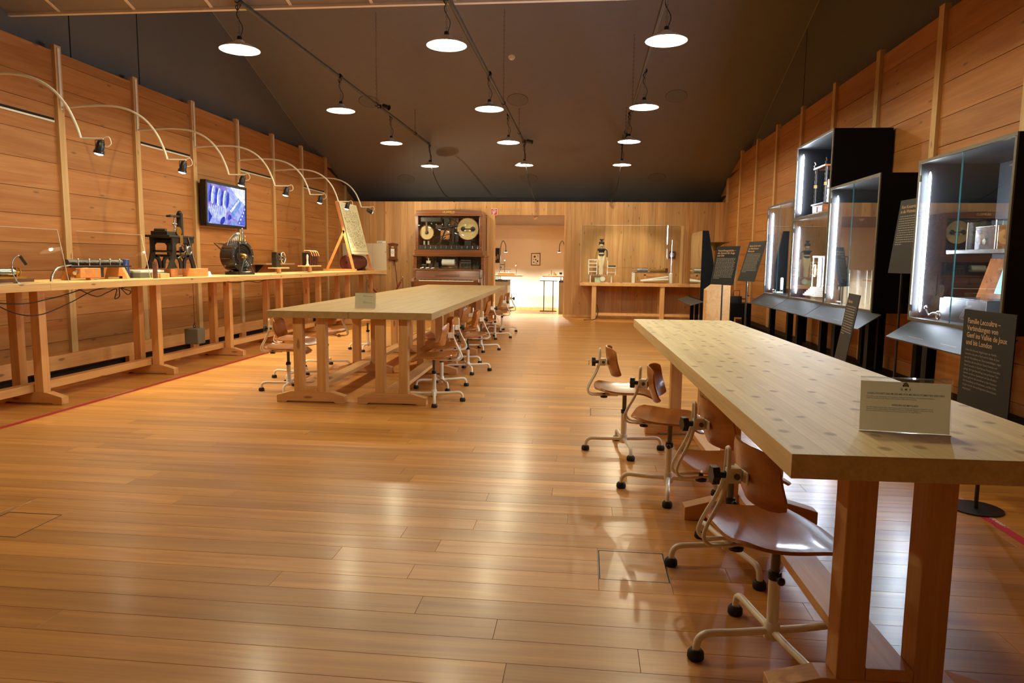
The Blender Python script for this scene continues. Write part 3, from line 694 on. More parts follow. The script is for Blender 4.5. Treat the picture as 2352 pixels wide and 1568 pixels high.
# ------------------------------------------------------------------ things on and around the wall bench
Z0 = BZ
def guard(y0, y1, label):
    t = thing('acrylic_guard', label, 'screen', (-4.56, 0, Z0))
    mb = MB(); mb.prism([(0.0, 0.0), (0.004, 0.0), (-0.078, 0.455), (-0.082, 0.455)], 'y', y0, y1); mb.build('pane', M['acrylic'], t)
    e = MB(); e.prism([(0.0, 0.0), (0.005, 0.0), (-0.077, 0.456), (-0.082, 0.456)], 'y', y1, y1 + 0.004); e.prism([(-0.082, 0.455), (-0.077, 0.455), (-0.077, 0.459), (-0.082, 0.459)], 'y', y0, y1); e.build('polished_edge', M['acrylic_edge'], t)
    MB().box(-0.02, 0.03, y0, y1, 0.0, 0.003).build('foot_strip', M['acrylic_edge'], t)
guard(3.6, 5.73, 'clear slanted acrylic guard at the near end of the wall bench')
guard(5.96, 6.90, 'clear slanted acrylic guard before the cradled music movement on the wall bench')

t = thing('cylinder_movement', 'brass and steel music box cylinder on a wooden base, near bench end', 'music movement', (-4.93, 0, Z0))
MB().box(-0.07, 0.07, 4.72, 5.70, 0.0, 0.028).build('base_board', M['darkwood'], t, bevel=0.003)
MB().box(-0.05, 0.05, 4.78, 5.64, 0.029, 0.045).build('bed_plate', M['brass'], t)
mb = MB().cyl((0.0, 4.85, 0.085), (0.0, 5.55, 0.085), 0.034, 20)
mb.build('cylinder', M['steel'], t, 40)
mb = MB(); rr = random.Random(2)
for k in range(90):
    a = rr.uniform(0, 6.28); yy = rr.uniform(4.87, 5.53); mb.cbox((0.036 * math.cos(a), yy, 0.085 + 0.036 * math.sin(a)), (0.005, 0.005, 0.005))
o = mb.build('pins', M['brass'], t); o['kind'] = 'stuff'
for k in range(24):
    yy = 4.88 + k * 0.027; MB().box(0.036, 0.075, yy, yy + 0.02, 0.075, 0.080).build('comb_tooth', M['steel'], t)
for yy in (4.84, 5.56): MB().box(-0.03, 0.03, yy - 0.006, yy + 0.006, 0.045, 0.125).build('end_plate', M['brass'], t)
MB().torus((0, 5.60, 0.085), 0.030, 0.006, 'y', 18, 6).cyl((0, 5.565, 0.085), (0, 5.62, 0.085), 0.008, 8).build('gear', M['brass'], t, 40)

t = thing('gooseneck_lamp', 'small chrome gooseneck lamp bent over the near music cylinder', 'lamp', (-4.70, 5.33, Z0))
MB().lathe([(0.0, 0.0), (0.03, 0.0), (0.028, 0.008), (0.006, 0.012), (0.0, 0.012)], 16).build('base', M['steel'], t, 40)
MB().tube(smoothpath([(0, 0, 0.01), (-0.01, -0.03, 0.09), (-0.01, -0.02, 0.18), (-0.01, 0.03, 0.225), (-0.01, 0.07, 0.215)], 6), 0.005, 8).build('neck', M['steel'], t, 60)
MB().cyl((-0.01, 0.06, 0.222), (-0.01, 0.115, 0.155), 0.013, 12).build('head', M['blackmetal'], t, 50)

t = thing('cradled_movement', 'long steel music movement resting on two wooden cradles', 'music movement', (-4.90, 6.15, Z0))
for k, yy in enumerate((0.12, 0.66)):
    mb = MB(); mb.prism([(-0.17, 0.0), (-0.10, 0.0), (-0.10, 0.028), (0.09, 0.028), (0.09, 0.0), (0.15, 0.0), (0.09, 0.118), (-0.10, 0.118)], 'y', yy, yy + 0.045); mb.build('cradle', M['board_orange'], t, bevel=0.003)
MB().box(0.10, 0.15, -0.02, 0.26, 0.025, 0.115).build('cradle', M['board_orange'], t, bevel=0.004)
MB().box(-0.07, 0.06, -0.02, 0.86, 0.119, 0.138).build('bed_plate', M['iron'], t, bevel=0.002)
MB().cyl((-0.02, 0.02, 0.17), (-0.02, 0.80, 0.17), 0.028, 16).build('cylinder', M['gunmetal'], t, 40)
for k in range(11): MB().box(-0.01, 0.05, 0.06 + k * 0.065, 0.10 + k * 0.065, 0.165, 0.171).build('comb_tooth', M['steel'], t)
for k in range(5): MB().cyl((0.04, 0.1 + k * 0.15, 0.138), (0.04, 0.1 + k * 0.15, 0.195), 0.007, 8).ball((0.04, 0.1 + k * 0.15, 0.198), 0.011, 8).build('screw', M['steel'], t, 60)
MB().box(-0.08, 0.05, 0.26, 0.44, 0.02, 0.118).build('spring_barrel_box', M['iron'], t, bevel=0.004)
MB().tube(smoothpath([(0.10, -0.33, 0.0), (0.10, -0.30, 0.07), (0.09, -0.22, 0.12), (0.06, -0.10, 0.135), (0.04, 0.0, 0.14)], 6), 0.011, 8).build('winding_lever', M['steel'], t, 60)
MB().cyl((0.12, -0.06, 0.07), (0.10, 0.06, 0.10), 0.018, 12).build('governor', M['steel'], t, 50)

t = thing('blue_canister', 'dark blue enamel canister standing behind the cradled movement', 'canister', (-4.93, 7.02, Z0))
MB().lathe([(0.0, 0.0), (0.052, 0.0), (0.050, 0.20), (0.0, 0.20)], 24).build('can', M['blue'], t, 40)
MB().torus((0, 0, 0.20), 0.050, 0.004, 'z', 24, 6).torus((0, 0, 0.004), 0.052, 0.004, 'z', 24, 6).build('rim', M['gunmetal'], t, 60)

t = thing('paper_box', 'grey box with a block of cream paper lying on top', 'box', (-4.95, 7.13, Z0))
MB().box(-0.12, 0.12, 0.0, 0.50, 0.0, 0.055).build('box_body', M['greyconcrete'], t, bevel=0.003)
MB().box(-0.10, 0.11, 0.03, 0.46, 0.0555, 0.085).build('paper_block', M['paper'], t, bevel=0.006)
t = tag(MB().box(-0.05, 0.05, -0.08, 0.09, 0, 0.05).build('wooden_block', M['batten'], None, bevel=0.004, loc=(-4.72, 7.33, Z0)), 'small pale wooden block in front of the grey paper box', 'block')
MB().lathe([(0.0, 0.0), (0.024, 0.0), (0.024, 0.18), (0.0, 0.18)], 16).build('turned_rod', M['darkwood'], None, 40, loc=(-4.66, 7.14, Z0))
rod = bpy.data.objects['turned_rod']; tag(rod, 'short dark brown ribbed wooden rod standing upright on the wall bench', 'rod')
for k in range(6): MB().torus((0, 0, 0.02 + k * 0.028), 0.0245, 0.003, 'z', 16, 6).build('rib', M['darkwood'], rod, 60)

# pin-setting machine: cast iron side frames on wooden blocks
for k, (dx, dy, sx, sy) in enumerate(((-0.18, 7.52, 0.16, 0.16), (-0.02, 7.72, 0.16, 0.14), (0.14, 7.95, 0.16, 0.30))):
    nm = MB().box(-sx / 2, sx / 2, 0, sy, 0, 0.098).build('wooden_block', M['board_orange'], None, bevel=0.004, loc=(-4.90 + dx, dy, Z0))
    tag(nm, ('pale wooden block under the far left foot of the iron machine', 'pale wooden block under the middle foot of the iron machine', 'large pale wooden block under the right feet of the iron machine')[k], 'block')
t = thing('pinning_machine', 'tall black cast iron pin setting machine with brass wheel on wooden blocks', 'machine', (-4.90, 7.86, Z0 + 0.0985))
def frame_side(x0, x1):
    mb = MB()
    for s in (-1, 1):
        mb.prism([(s * 0.31, 0), (s * 0.20, 0), (s * 0.185, 0.06), (s * 0.14, 0.13), (s * 0.125, 0.20), (s * 0.135, 0.36), (s * 0.205, 0.36), (s * 0.20, 0.28), (s * 0.205, 0.19), (s * 0.235, 0.10), (s * 0.28, 0.03)], 'x', x0, x1)
        mb.prism([(s * 0.055, 0), (s * 0.015, 0), (s * 0.015, 0.08), (s * 0.05, 0.13), (s * 0.13, 0.165), (s * 0.14, 0.125), (s * 0.08, 0.10), (s * 0.06, 0.06)], 'x', x0, x1)
    mb.prism([(-0.14, 0.30), (0.14, 0.30), (0.14, 0.36), (-0.14, 0.36)], 'x', x0, x1)
    mb.prism([(-0.13, 0.135), (0.13, 0.135), (0.13, 0.165), (-0.13, 0.165)], 'x', x0, x1)
    mb.prism([(-0.13, 0.27), (-0.09, 0.30), (-0.13, 0.31)], 'x', x0, x1); mb.prism([(0.13, 0.27), (0.09, 0.30), (0.13, 0.31)], 'x', x0, x1)
    return mb
frame_side(0.11, 0.13).build('side_frame', M['iron'], t)
frame_side(-0.15, -0.13).build('side_frame', M['iron'], t)
for yy, zz in ((-0.17, 0.2), (0.17, 0.2), (0.0, 0.15), (-0.03, 0.33)): MB().cyl((-0.13, yy, zz), (0.11, yy, zz), 0.012, 8).build('tie_bar', M['iron'], t, 60)
MB().box(-0.16, 0.14, -0.27, 0.25, 0.36, 0.385).build('table_plate', M['iron'], t, bevel=0.004)
MB().box(-0.10, 0.10, -0.25, -0.02, 0.386, 0.43).cyl((-0.08, -0.2, 0.44), (0.06, -0.2, 0.44), 0.022, 10).build('slide', M['iron'], t, bevel=0.004)
MB().box(-0.03, 0.03, 0.16, 0.20, 0.386, 0.655).ball((0, 0.18, 0.66), 0.03, 12).build('column', M['iron'], t)
MB().box(-0.02, 0.02, -0.02, 0.17, 0.605, 0.63).box(-0.03, 0.03, -0.05, 0.0, 0.60, 0.625).build('press_arm', M['iron'], t, bevel=0.004)
MB().cyl((0, 0.07, 0.39), (0, 0.07, 0.61), 0.010, 10).ball((0, 0.04, 0.525), 0.014, 8).ball((0, 0.10, 0.525), 0.014, 8).build('spindle', M['steel'], t, 60)
w = MB().lathe([(0.0, 0.0), (0.052, 0.0), (0.052, 0.014), (0.0, 0.014)], 20, (0.10, -0.03, 0.435), 'x').build('hand_wheel', M['brass'], t, 40)
MB().box(0.132, 0.142, -0.06, 0.0, 0.25, 0.39).build('brass_guide', M['brass'], t, bevel=0.002)
MB().torus((0.16, -0.06, 0.22), 0.055, 0.008, 'x', 20, 6).cyl((0.13, -0.06, 0.22), (0.17, -0.06, 0.22), 0.014, 10).build('crank_wheel', M['iron'], t, 60)
MB().torus((0.16, 0.09, 0.215), 0.045, 0.012, 'x', 20, 8).lathe([(0.0, 0.0), (0.04, 0.0), (0.04, 0.02), (0.0, 0.02)], 18, (0.14, 0.09, 0.215), 'x').build('pulley', M['gunmetal'], t, 40)
MB().torus((0.0, 0.27, 0.20), 0.10, 0.010, 'x', 24, 6).cyl((0, 0.17, 0.20), (0, 0.37, 0.20), 0.008, 8).cyl((0, 0.27, 0.10), (0, 0.27, 0.30), 0.008, 8).build('flywheel', M['iron'], t, 60)
MB().cyl((0.135, 0.11, 0.385), (0.145, 0.26, 0.0), 0.006, 8).build('drive_rod', M['steel'], t, 60)
MB().cyl((0.132, -0.1, 0.12), (0.15, 0.06, 0.215), 0.006, 8).build('link_rod', M['gunmetal'], t, 60)
MB().box(-0.14, 0.12, 0.20, 0.27, 0.30, 0.37).build('bracket', M['iron'], t, bevel=0.01)

c = MB(); c.prism([(-0.02, 0.0), (0.02, 0.0), (-0.005, 0.06), (-0.009, 0.06)], 'y', 0.0, 0.10); tag(c.build('label_card', M['white'], None, loc=(-4.72, 8.27, Z0)), 'small white tent card between the two black machines', 'card')

# round drum machine
t = thing('drum_machine', 'round black and brown drum shaped machine topped by small valve tubes', 'machine', (-4.86, 9.36, Z0), rad(-14))
MB().box(-0.11, 0.15, -0.15, 0.15, 0.0, 0.045).build('base_block', M['blackmetal'], t, bevel=0.006)
MB().lathe([(0.0, -0.15), (0.19, -0.15), (0.205, -0.13), (0.205, 0.05), (0.215, 0.06), (0.215, 0.085), (0.17, 0.09), (0.16, 0.06), (0.10, 0.05), (0.0, 0.05)], 40, (0, 0, 0.255), 'x').build('drum', M['blackmetal'], t, 40)
for k in range(8):
    a = rad(k * 45 + 10); MB().cyl((-0.13, 0.207 * math.cos(a), 0.255 + 0.207 * math.sin(a)), (0.05, 0.207 * math.cos(a), 0.255 + 0.207 * math.sin(a)), 0.006, 6).build('tie_rod', M['darkwood'], t, 60)
for rr_ in (0.15, 0.12, 0.09): MB().torus((0.058, 0, 0.255), rr_, 0.007, 'x', 32, 6).build('ring', M['blackmetal'], t, 60)
MB().lathe([(0.0, 0.05), (0.045, 0.05), (0.04, 0.12), (0.02, 0.15), (0.0, 0.15)], 20, (0, 0, 0.255), 'x').build('axle_boss', M['brass'], t, 40)
for s in (-1, 1): MB().cyl((0.13, s * 0.02, 0.25), (0.15, s * 0.12, 0.04), 0.012, 8).build('strut', M['blackmetal'], t, 60)
MB().box(0.135, 0.15, -0.15, -0.138, 0.0, 0.46).build('stay', M['blackmetal'], t)
for k in range(10):
    a = rad(k * 36); MB().ball((0.09, 0.192 * math.cos(a), 0.255 + 0.192 * math.sin(a)), 0.007, 8).build('rivet', M['steel'], t, 60)
for k in range(6):
    MB().tube(smoothpath([(-0.06 + 0.03 * k, -0.14 + 0.01 * k, 0.40), (-0.06 + 0.03 * k, -0.10, 0.47), (-0.04 + 0.02 * k, -0.05, 0.54), (0.0 + 0.01 * k, 0.0, 0.58), (0.02, 0.05, 0.585)], 5), 0.006, 6).build('valve_tube', M['gunmetal'], t, 60)
MB().cyl((0.02, 0.07, 0.46), (0.02, 0.07, 0.63), 0.012, 10).ball((0.02, 0.07, 0.635), 0.016, 8).ball((0.02, 0.12, 0.53), 0.014, 8).build('piston', M['steel'], t, 60)
MB().cyl((0.03, 0.0, 0.455), (0.03, 0.0, 0.52), 0.035, 12).cyl((0.03, 0.10, 0.455), (0.03, 0.10, 0.50), 0.022, 10).build('valve_chest', M['brass'], t, 40)
MB().tube([(-0.10, -0.16, 0.42), (-0.10, -0.34, 0.43), (-0.10, -0.18, 0.32)], 0.010, 6).build('side_bracket', M['blackmetal'], t)
MB().tube([(-0.05, -0.20, 0.12), (0.0, -0.27, 0.11)], 0.012, 8).build('handle', M['leather_red'], t, 60)
MB().tube([(0.0, -0.15, 0.05), (0.02, -0.28, 0.035)], 0.009, 8).build('pedal', M['blackmetal'], t, 60)

def stand(label, x, y, h, w, d):
    t = thing('display_stand', label, 'stand', (x, y, Z0))
    MB().lathe([(0.0, 0.0), (0.035, 0.0), (0.030, h), (0.0, h)], 16).build('post', M['batten'], t, 40)
    MB().box(-d / 2, d / 2, -w / 2, w / 2, h, h + 0.018).build('tray', M['batten'], t, bevel=0.003)
stand('small wooden stand carrying the spoked wheel device', -4.80, 10.52, 0.075, 0.42, 0.16)
t = thing('wheel_device', 'small black device with a bright spoked wheel on a wooden stand', 'device', (-4.80, 10.50, Z0 + 0.0935))
mb = MB(); mb.prism([(-0.12, 0.0), (0.04, 0.0), (0.02, 0.08), (-0.03, 0.13), (-0.04, 0.22), (-0.12, 0.24), (-0.13, 0.15)], 'x', -0.05, 0.03); mb.build('body', M['blackmetal'], t, bevel=0.01)
w = MB().torus((0.055, 0.06, 0.15), 0.085, 0.010, 'x', 24, 6).build('wheel', M['steel'], t, 60)
for k in range(5):
    a = rad(72 * k); MB().cyl((0.055, 0.06, 0.15), (0.055, 0.06 + 0.08 * math.cos(a), 0.15 + 0.08 * math.sin(a)), 0.008, 6).build('spoke', M['steel'], w, 60)
MB().cyl((0.0, 0.06, 0.15), (0.065, 0.06, 0.15), 0.016, 10).build('axle', M['iron'], t, 60)
stand('wooden stand carrying the key finger model', -4.80, 11.75, 0.10, 0.62, 0.18)
t = thing('finger_model', 'dark red and black key box with carved wooden fingers on top', 'model', (-4.80, 11.75, Z0 + 0.1185))
MB().box(-0.07, 0.06, -0.16, 0.24, 0.0, 0.22).build('box_body', M['blackmetal'], t, bevel=0.004)
for k in range(5): MB().box(0.061, 0.068, -0.14 + k * 0.075, -0.115 + k * 0.075, 0.0, 0.22).build('red_strip', M['leather_red'], t)
for k in range(4): MB().tube(smoothpath([(-0.05, -0.12 + k * 0.1, 0.245), (0.0, -0.10 + k * 0.1, 0.25), (0.05, -0.08 + k * 0.1, 0.235), (0.078, -0.07 + k * 0.1, 0.16)], 4), 0.011, 8).build('wooden_finger', M['board_orange'], t, 60)
MB().lathe([(0.035, 0.0), (0.018, 0.03), (0.014, 0.10), (0.02, 0.16), (0.008, 0.19), (0.0, 0.19)], 12, (0.05, -0.22, 0)).build('ivory_peg', M['ivory'], t, 50)
t = thing('wall_shelf', 'narrow pine shelf fixed to the left wall behind the bench', 'shelf', (XL + 0.03, 12.2, 1.19))
MB().box(0.0, 0.30, 0.0, 1.25, 0.0, 0.03).build('board', M['batten'], t, bevel=0.003)
MB().prism([(0.04, 0.0), (0.04, -0.15), (0.05, -0.15), (0.2, 0.0)], 'y', 0.1, 0.13).build('bracket', M['iron'], t)
t2 = thing('coil_device', 'small dark coil device standing on the wall shelf', 'device', (XL + 0.20, 12.95, 1.22))
MB().torus((0, 0, 0.10), 0.08, 0.016, 'y', 20, 8).build('coil', M['iron'], t2, 60)
MB().box(-0.06, 0.06, -0.04, 0.04, 0.0, 0.02).build('base', M['darkwood'], t2)

# easel with a pinned drawing, pinned barrel behind it
t = thing('drawing_easel', 'wooden A frame easel holding a tall cream drawing at the far bench end', 'easel', (0, 0, Z0))
def bar(p, q, w=0.05, d=0.03):
    p, q = Vector(p), Vector(q); dd = (q - p); L = dd.length
    R = dd.to_track_quat('Z', 'Y').to_matrix()
    return MB().cbox((p + q) / 2, (d, w, L), R)
for yy in (13.52, 14.66):
    bar((-4.62, yy, 0.04), (-4.955, yy, 1.375)).build('front_leg', M['board_orange'], t, bevel=0.003)
    bar((-5.16, yy, 0.04), (-4.80, yy, 0.80)).build('rear_strut', M['board_orange'], t, bevel=0.003)
    MB().box(-5.24, -4.56, yy - 0.03, yy + 0.03, 0.0, 0.042).build('sole_bar', M['board_orange'], t, bevel=0.003)
TX = lambda z: -4.675 - (z - 0.36) * 0.2515
mb = MB(); mb.v = [(TX(0.34), 13.60, 0.34), (TX(0.34), 14.66, 0.34), (TX(1.375), 14.66, 1.375), (TX(1.375), 13.60, 1.375)]; mb.v += [(x - 0.006, y_, z - 0.001) for x, y_, z in mb.v]
mb.f = [(0, 1, 2, 3), (7, 6, 5, 4), (0, 4, 5, 1), (1, 5, 6, 2), (2, 6, 7, 3), (3, 7, 4, 0)]
M['sheet'] = plain('drawing sheet', lin(216, 206, 166), 0.8, noise=0.12)
sheet = mb.build('drawing_sheet', M['sheet'], t)
mb = MB(); rr = random.Random(4)
def on_sheet(y_, z, w, h): mb.cbox((TX(z) + 0.0022, y_, z), (0.001, w, h), Matrix.Rotation(-0.246, 3, 'Y'))
for k in range(620):
    z = rr.uniform(0.46, 1.24); y_ = rr.uniform(13.66, 14.60)
    on_sheet(y_, z, rr.choice((0.012, 0.02, 0.03)), rr.choice((0.004, 0.01, 0.016)))
for k in range(40): on_sheet(13.63 + k * 0.026, 0.40, 0.016, 0.008)
for k in range(10): on_sheet(13.68 + k * 0.1, 1.30, 0.004, 0.08)
M['ink'] = plain('pale brown ink', lin(150, 132, 92), 0.9, noise=0)
mb.build('ink_marks', M['ink'], sheet)['kind'] = 'stuff'
t = thing('pinned_barrel', 'large dark red organ barrel lying on the bench below the drawing', 'barrel', (-4.86, 14.25, Z0))
MB().lathe([(0.0, -0.45), (0.13, -0.45), (0.15, -0.435), (0.15, 0.435), (0.13, 0.45), (0.0, 0.45)], 32, (0, 0, 0.168), 'y').build('drum', M['leather_red'], t, 30)
for yy in (-0.30, -0.15, 0.0, 0.15, 0.30): MB().torus((0, yy, 0.168), 0.1505, 0.004, 'y', 32, 6).build('band', M['darkwood'], t, 60)
for yy in (-0.3, 0.3): MB().prism([(-0.16, 0.0), (0.16, 0.0), (0.14, 0.06), (0.08, 0.024), (0.0, 0.013), (-0.08, 0.024), (-0.14, 0.06)], 'y', yy - 0.02, yy + 0.02).build('cradle', M['darkwood'], t)
MB().cyl((0, -0.47, 0.168), (0, -0.44, 0.168), 0.02, 10).build('axle', M['iron'], t, 60)

# iron weight hanging under the bench
t = thing('hanging_weight', 'dark square weight hanging on a wire below the wall bench', 'weight', (-4.70, 7.93, 0.27))
MB().box(-0.085, 0.085, -0.085, 0.085, 0.0, 0.185).build('block', M['greyconcrete'], t, bevel=0.01)
MB().torus((0, 0, 0.21), 0.016, 0.005, 'y', 14, 6).torus((0, 0, 0.24), 0.012, 0.004, 'x', 12, 6).build('hook', M['iron'], t, 60)
MB().cyl((0, 0, 0.25), (0, 0, BZ - 0.064 - 0.27), 0.003, 6).build('wire', M['iron'], t)

# cables under the bench
for lab, pts in (
    ('looped black cable under the near end of the wall bench', [(-4.60, 4.7, 1.0), (-4.58, 5.0, 0.93), (-4.60, 5.3, 0.91), (-4.6, 5.5, 0.93), (-4.62, 5.75, 0.96), (-4.6, 5.95, 1.005)]),
    ('second black cable sagging under the wall bench beside the first', [(-4.66, 4.9, 1.0), (-4.64, 5.2, 0.84), (-4.66, 5.5, 0.80), (-4.66, 5.85, 0.88), (-4.62, 6.1, 0.98), (-4.62, 6.3, 1.005)]),
    ('black cable tied in a bow under the wall bench below the cradled movement', [(-4.60, 5.9, 1.005), (-4.58, 6.1, 0.93), (-4.58, 6.25, 0.96), (-4.56, 6.36, 0.99), (-4.56, 6.33, 0.90), (-4.56, 6.40, 0.92), (-4.57, 6.42, 1.0), (-4.56, 6.52, 0.93), (-4.56, 6.57, 0.96), (-4.57, 6.45, 1.0), (-4.6, 6.75, 1.006)]),
    ('thin black cable under the wall bench below the drum machine', [(-4.55, 8.45, 1.006), (-4.55, 8.7, 0.985), (-4.55, 9.0, 1.0), (-4.55, 9.3, 0.97), (-4.55, 9.5, 1.0), (-4.55, 9.9, 1.006)])):
    tag(MB().tube(smoothpath(pts, 8), 0.005, 6).build('cable', M['rubber'], None, 60), lab, 'cable')
tag(MB().prism([(0, 0), (0.13, 0), (0.13, 0.05), (0.03, 0.05), (0.0, 0.03)], 'y', 0, 0.12).build('floor_block', M['foot'], None, bevel=0.003, loc=(-5.30, 8.25, 0.0)), 'small pale wooden block lying on the floor under the wall bench', 'block')

# monitor on the left wall
t = thing('wall_monitor', 'black framed flat screen showing blue tinted machinery on the left wall', 'monitor', (-5.93, 11.09, 2.16))
t.rotation_euler = (0, rad(1.5), 0)
W2, H2 = 0.655, 0.355
MB().box(-0.085, 0.0, -W2, W2, -H2, H2).build('housing', M['blackplastic'], t, bevel=0.006)
MB().box(-0.20, -0.085, -0.18, 0.18, -0.15, 0.15).build('wall_mount', M['blackmetal'], t)
mb = MB(); d = 0.012
for a, b, c_, e in ((-W2, W2, H2 - 0.045, H2), (-W2, W2, -H2, -H2 + 0.045), (-W2, -W2 + 0.05, -H2, H2), (W2 - 0.05, W2, -H2, H2)): mb.box(0.0, d, a, b, c_, e)
mb.build('bezel', M['blackplastic'], t)
def scr(n, c, s):
    m = emitter('screen ' + n, c, s); nt = m.node_tree; em = nt.nodes['Emission']; tc = nt.nodes.new('ShaderNodeTexCoord'); nz = nt.nodes.new('ShaderNodeTexNoise'); nz.inputs['Scale'].default_value = 9; nz.inputs['Detail'].default_value = 5; nz.inputs['Distortion'].default_value = 1.2
    cr = nt.nodes.new('ShaderNodeValToRGB'); cr.color_ramp.elements[0].position = 0.3; cr.color_ramp.elements[1].position = 0.72
    cr.color_ramp.elements[0].color = (c[0] * 0.45, c[1] * 0.5, c[2] * 0.75, 1); cr.color_ramp.elements[1].color = (min(1, c[0] * 1.3), min(1, c[1] * 1.3), 1, 1)
    nt.links.new(tc.outputs['Object'], nz.inputs[0]); nt.links.new(nz.outputs['Fac'], cr.inputs[0]); nt.links.new(cr.outputs[0], em.inputs[0]); return m
SC = [scr('pale', (0.45, 0.50, 0.95, 1), 0.75), scr('blue', (0.16, 0.22, 0.75, 1), 0.62), scr('dark', (0.07, 0.09, 0.38, 1), 0.55), scr('lilac', (0.42, 0.34, 0.80, 1), 0.62), scr('white', (0.74, 0.76, 1, 1), 0.95), scr('teal', (0.25, 0.42, 0.90, 1), 0.68)]
SW, SH = W2 - 0.05, H2 - 0.045
screen = MB().box(0.0, 0.003, -SW, SW, -SH, SH).build('screen', SC[0], t)
lay = [0.0035]
def sp(pts, m):
    P = [(max(-SW, min(SW, y_)), max(-SH, min(SH, z))) for y_, z in pts]
    lay[0] += 0.00035; MB().prism(P, 'x', lay[0], lay[0] + 0.0003).build('screen_image', SC[m], screen)
def ell(cy, cz_, a, b, rot=0, n=20): return [(cy + a * math.cos(k * 2 * math.pi / n) * math.cos(rot) - b * math.sin(k * 2 * math.pi / n) * math.sin(rot), cz_ + a * math.cos(k * 2 * math.pi / n) * math.sin(rot) + b * math.sin(k * 2 * math.pi / n) * math.cos(rot)) for k in range(n)]
sp([(-0.6, 0.31), (-0.02, 0.31), (0.08, 0.12), (0.0, 0.02), (-0.6, -0.06)], 3)
for k in range(7):
    sp(ell(-0.52 + 0.088 * k, 0.15 - 0.01 * k, 0.050, 0.145, -0.2), 1 if k % 2 == 0 else 4); sp(ell(-0.50 + 0.088 * k, 0.15 - 0.01 * k, 0.034, 0.125, -0.2), 2 if k % 2 == 0 else 0)
for k in range(9): sp([(-0.56 + 0.06 * k, -0.02), (-0.545 + 0.06 * k, -0.02), (-0.46 + 0.05 * k, -0.22), (-0.478 + 0.05 * k, -0.22)], 4)
sp([(0.1, 0.31), (0.6, 0.31), (0.6, 0.05), (0.30, 0.18)], 4)
sp([(-0.02, -0.13), (0.38, 0.16), (0.47, 0.06), (0.14, -0.24)], 5); sp([(0.02, -0.12), (0.38, 0.13), (0.40, 0.10), (0.06, -0.16)], 4)
sp(ell(0.05, -0.17, 0.10, 0.09, 0.5), 3); sp(ell(0.07, -0.19, 0.06, 0.05, 0.5), 2)
sp([(0.30, -0.28), (0.60, 0.02), (0.60, -0.30)], 1)
for k in range(5): sp(ell(0.40 + 0.045 * k, -0.26 + 0.06 * k, 0.022, 0.018), 4)
sp(ell(0.16, -0.34, 0.20, 0.14, 0.2), 3); sp(ell(0.17, -0.36, 0.15, 0.11, 0.2), 5)
sp([(-0.6, -0.1), (-0.48, -0.2), (-0.58, -0.31), (-0.6, -0.31)], 2); sp(ell(-0.16, -0.25, 0.09, 0.05, 0.6), 2)

# red marking tape on the floor
def tape(label, x, y0, y1, txt, ty, flip):
    t = thing('marking_tape', label, 'tape', (0, 0, 0))
    MB().box(x - 0.026, x + 0.026, y0, y1, 0.0003, 0.0009).build('strip', M['red'], t)
    for yy in ty:
        text(txt, 0.040, M['print_white'], t, 'lettering', 'LEFT', 0.0004, frame_matrix((x - 0.014 * flip, yy, 0.0012), (0, 1 * flip, 0), (-1 * flip, 0, 0)))
tape('thin red floor tape running along the left wall bench', -4.40, 2.0, 11.6, 'Linie bitte nicht übertreten !', (5.9, 9.2), 1)
tape('red floor tape with white lettering in front of the glass cases', 2.105, 2.2, 10.8, 'Linie bitte nicht übertreten !', (4.08, 7.2), -1)
# ------------------------------------------------------------------ back wall: piano, clock, panel, barrier
def prof_box(mb, x0, x1, y0, y1, z0, z1): return mb.box(x0, x1, y0, y1, z0, z1)
P = thing('player_piano', 'tall mahogany orchestrion piano with glazed drum cabinet, lettered HUPFELD', 'piano', (-3.22, 16.15, 0))
DK = M['oak_frame']
BK = 0.66   # rear depth
MB().box(-0.78, 0.78, -0.02, BK, 0.0, 0.66).build('lower_case', DK, P, bevel=0.006)
for s in (-1, 1):
    MB().prism([(-0.32, 0.0), (-0.02, 0.0), (-0.02, 1.12), (-0.10, 1.10), (-0.13, 0.92), (-0.32, 0.90), (-0.35, 0.82), (-0.32, 0.68)], 'x', s * 0.785 - 0.035, s * 0.785 + 0.035).build('side_cheek', DK, P, bevel=0.006)
MB().box(-0.75, 0.75, -0.34, -0.02, 0.66, 0.805).build('key_bed', DK, P, bevel=0.006)
MB().box(-0.75, 0.75, -0.36, -0.34, 0.67, 0.835).build('key_slip', DK, P, bevel=0.004)
key_me = None
for k in range(50):
    if key_me is None: key_me = MB().box(0, 0.0245, -0.335, -0.19, 0.805, 0.852).mesh('white_key', M['ivory'])
    o = bpy.data.objects.new('white_key', key_me); COL.objects.link(o); o.parent = P; o.location = (-0.6375 + k * 0.0255, 0, 0)
bkm = MB().box(-0.006, 0.006, -0.29, -0.19, 0.852, 0.868).mesh('black_key', M['blackplastic'])
for k in range(49):
    if k % 7 in (2, 6): continue
    o = bpy.data.objects.new('black_key', bkm); COL.objects.link(o); o.parent = P; o.location = (-0.6375 + (k + 1) * 0.0255, 0, 0)
for s in (-1, 1): MB().box(s * 0.695 - 0.053, s * 0.695 + 0.053, -0.335, -0.19, 0.805, 0.86).build('key_block', DK, P, bevel=0.004)
mb = MB(); mb.prism([(-0.19, 0.86), (-0.17, 0.86), (-0.10, 1.07), (-0.13, 1.075)], 'x', -0.75, 0.75); fb = mb.build('fall_board', DK, P, bevel=0.003)
mb = MB(); mb.prism([(-0.178, 0.95), (-0.155, 0.95), (-0.142, 0.99), (-0.165, 0.99)], 'x', -0.28, 0.28); mb.build('music_ledge', M['darkwood'], fb, bevel=0.003)
MB().box(-0.76, 0.76, -0.14, 0.02, 1.075, 1.11).build('shelf_rail', DK, P, bevel=0.006)
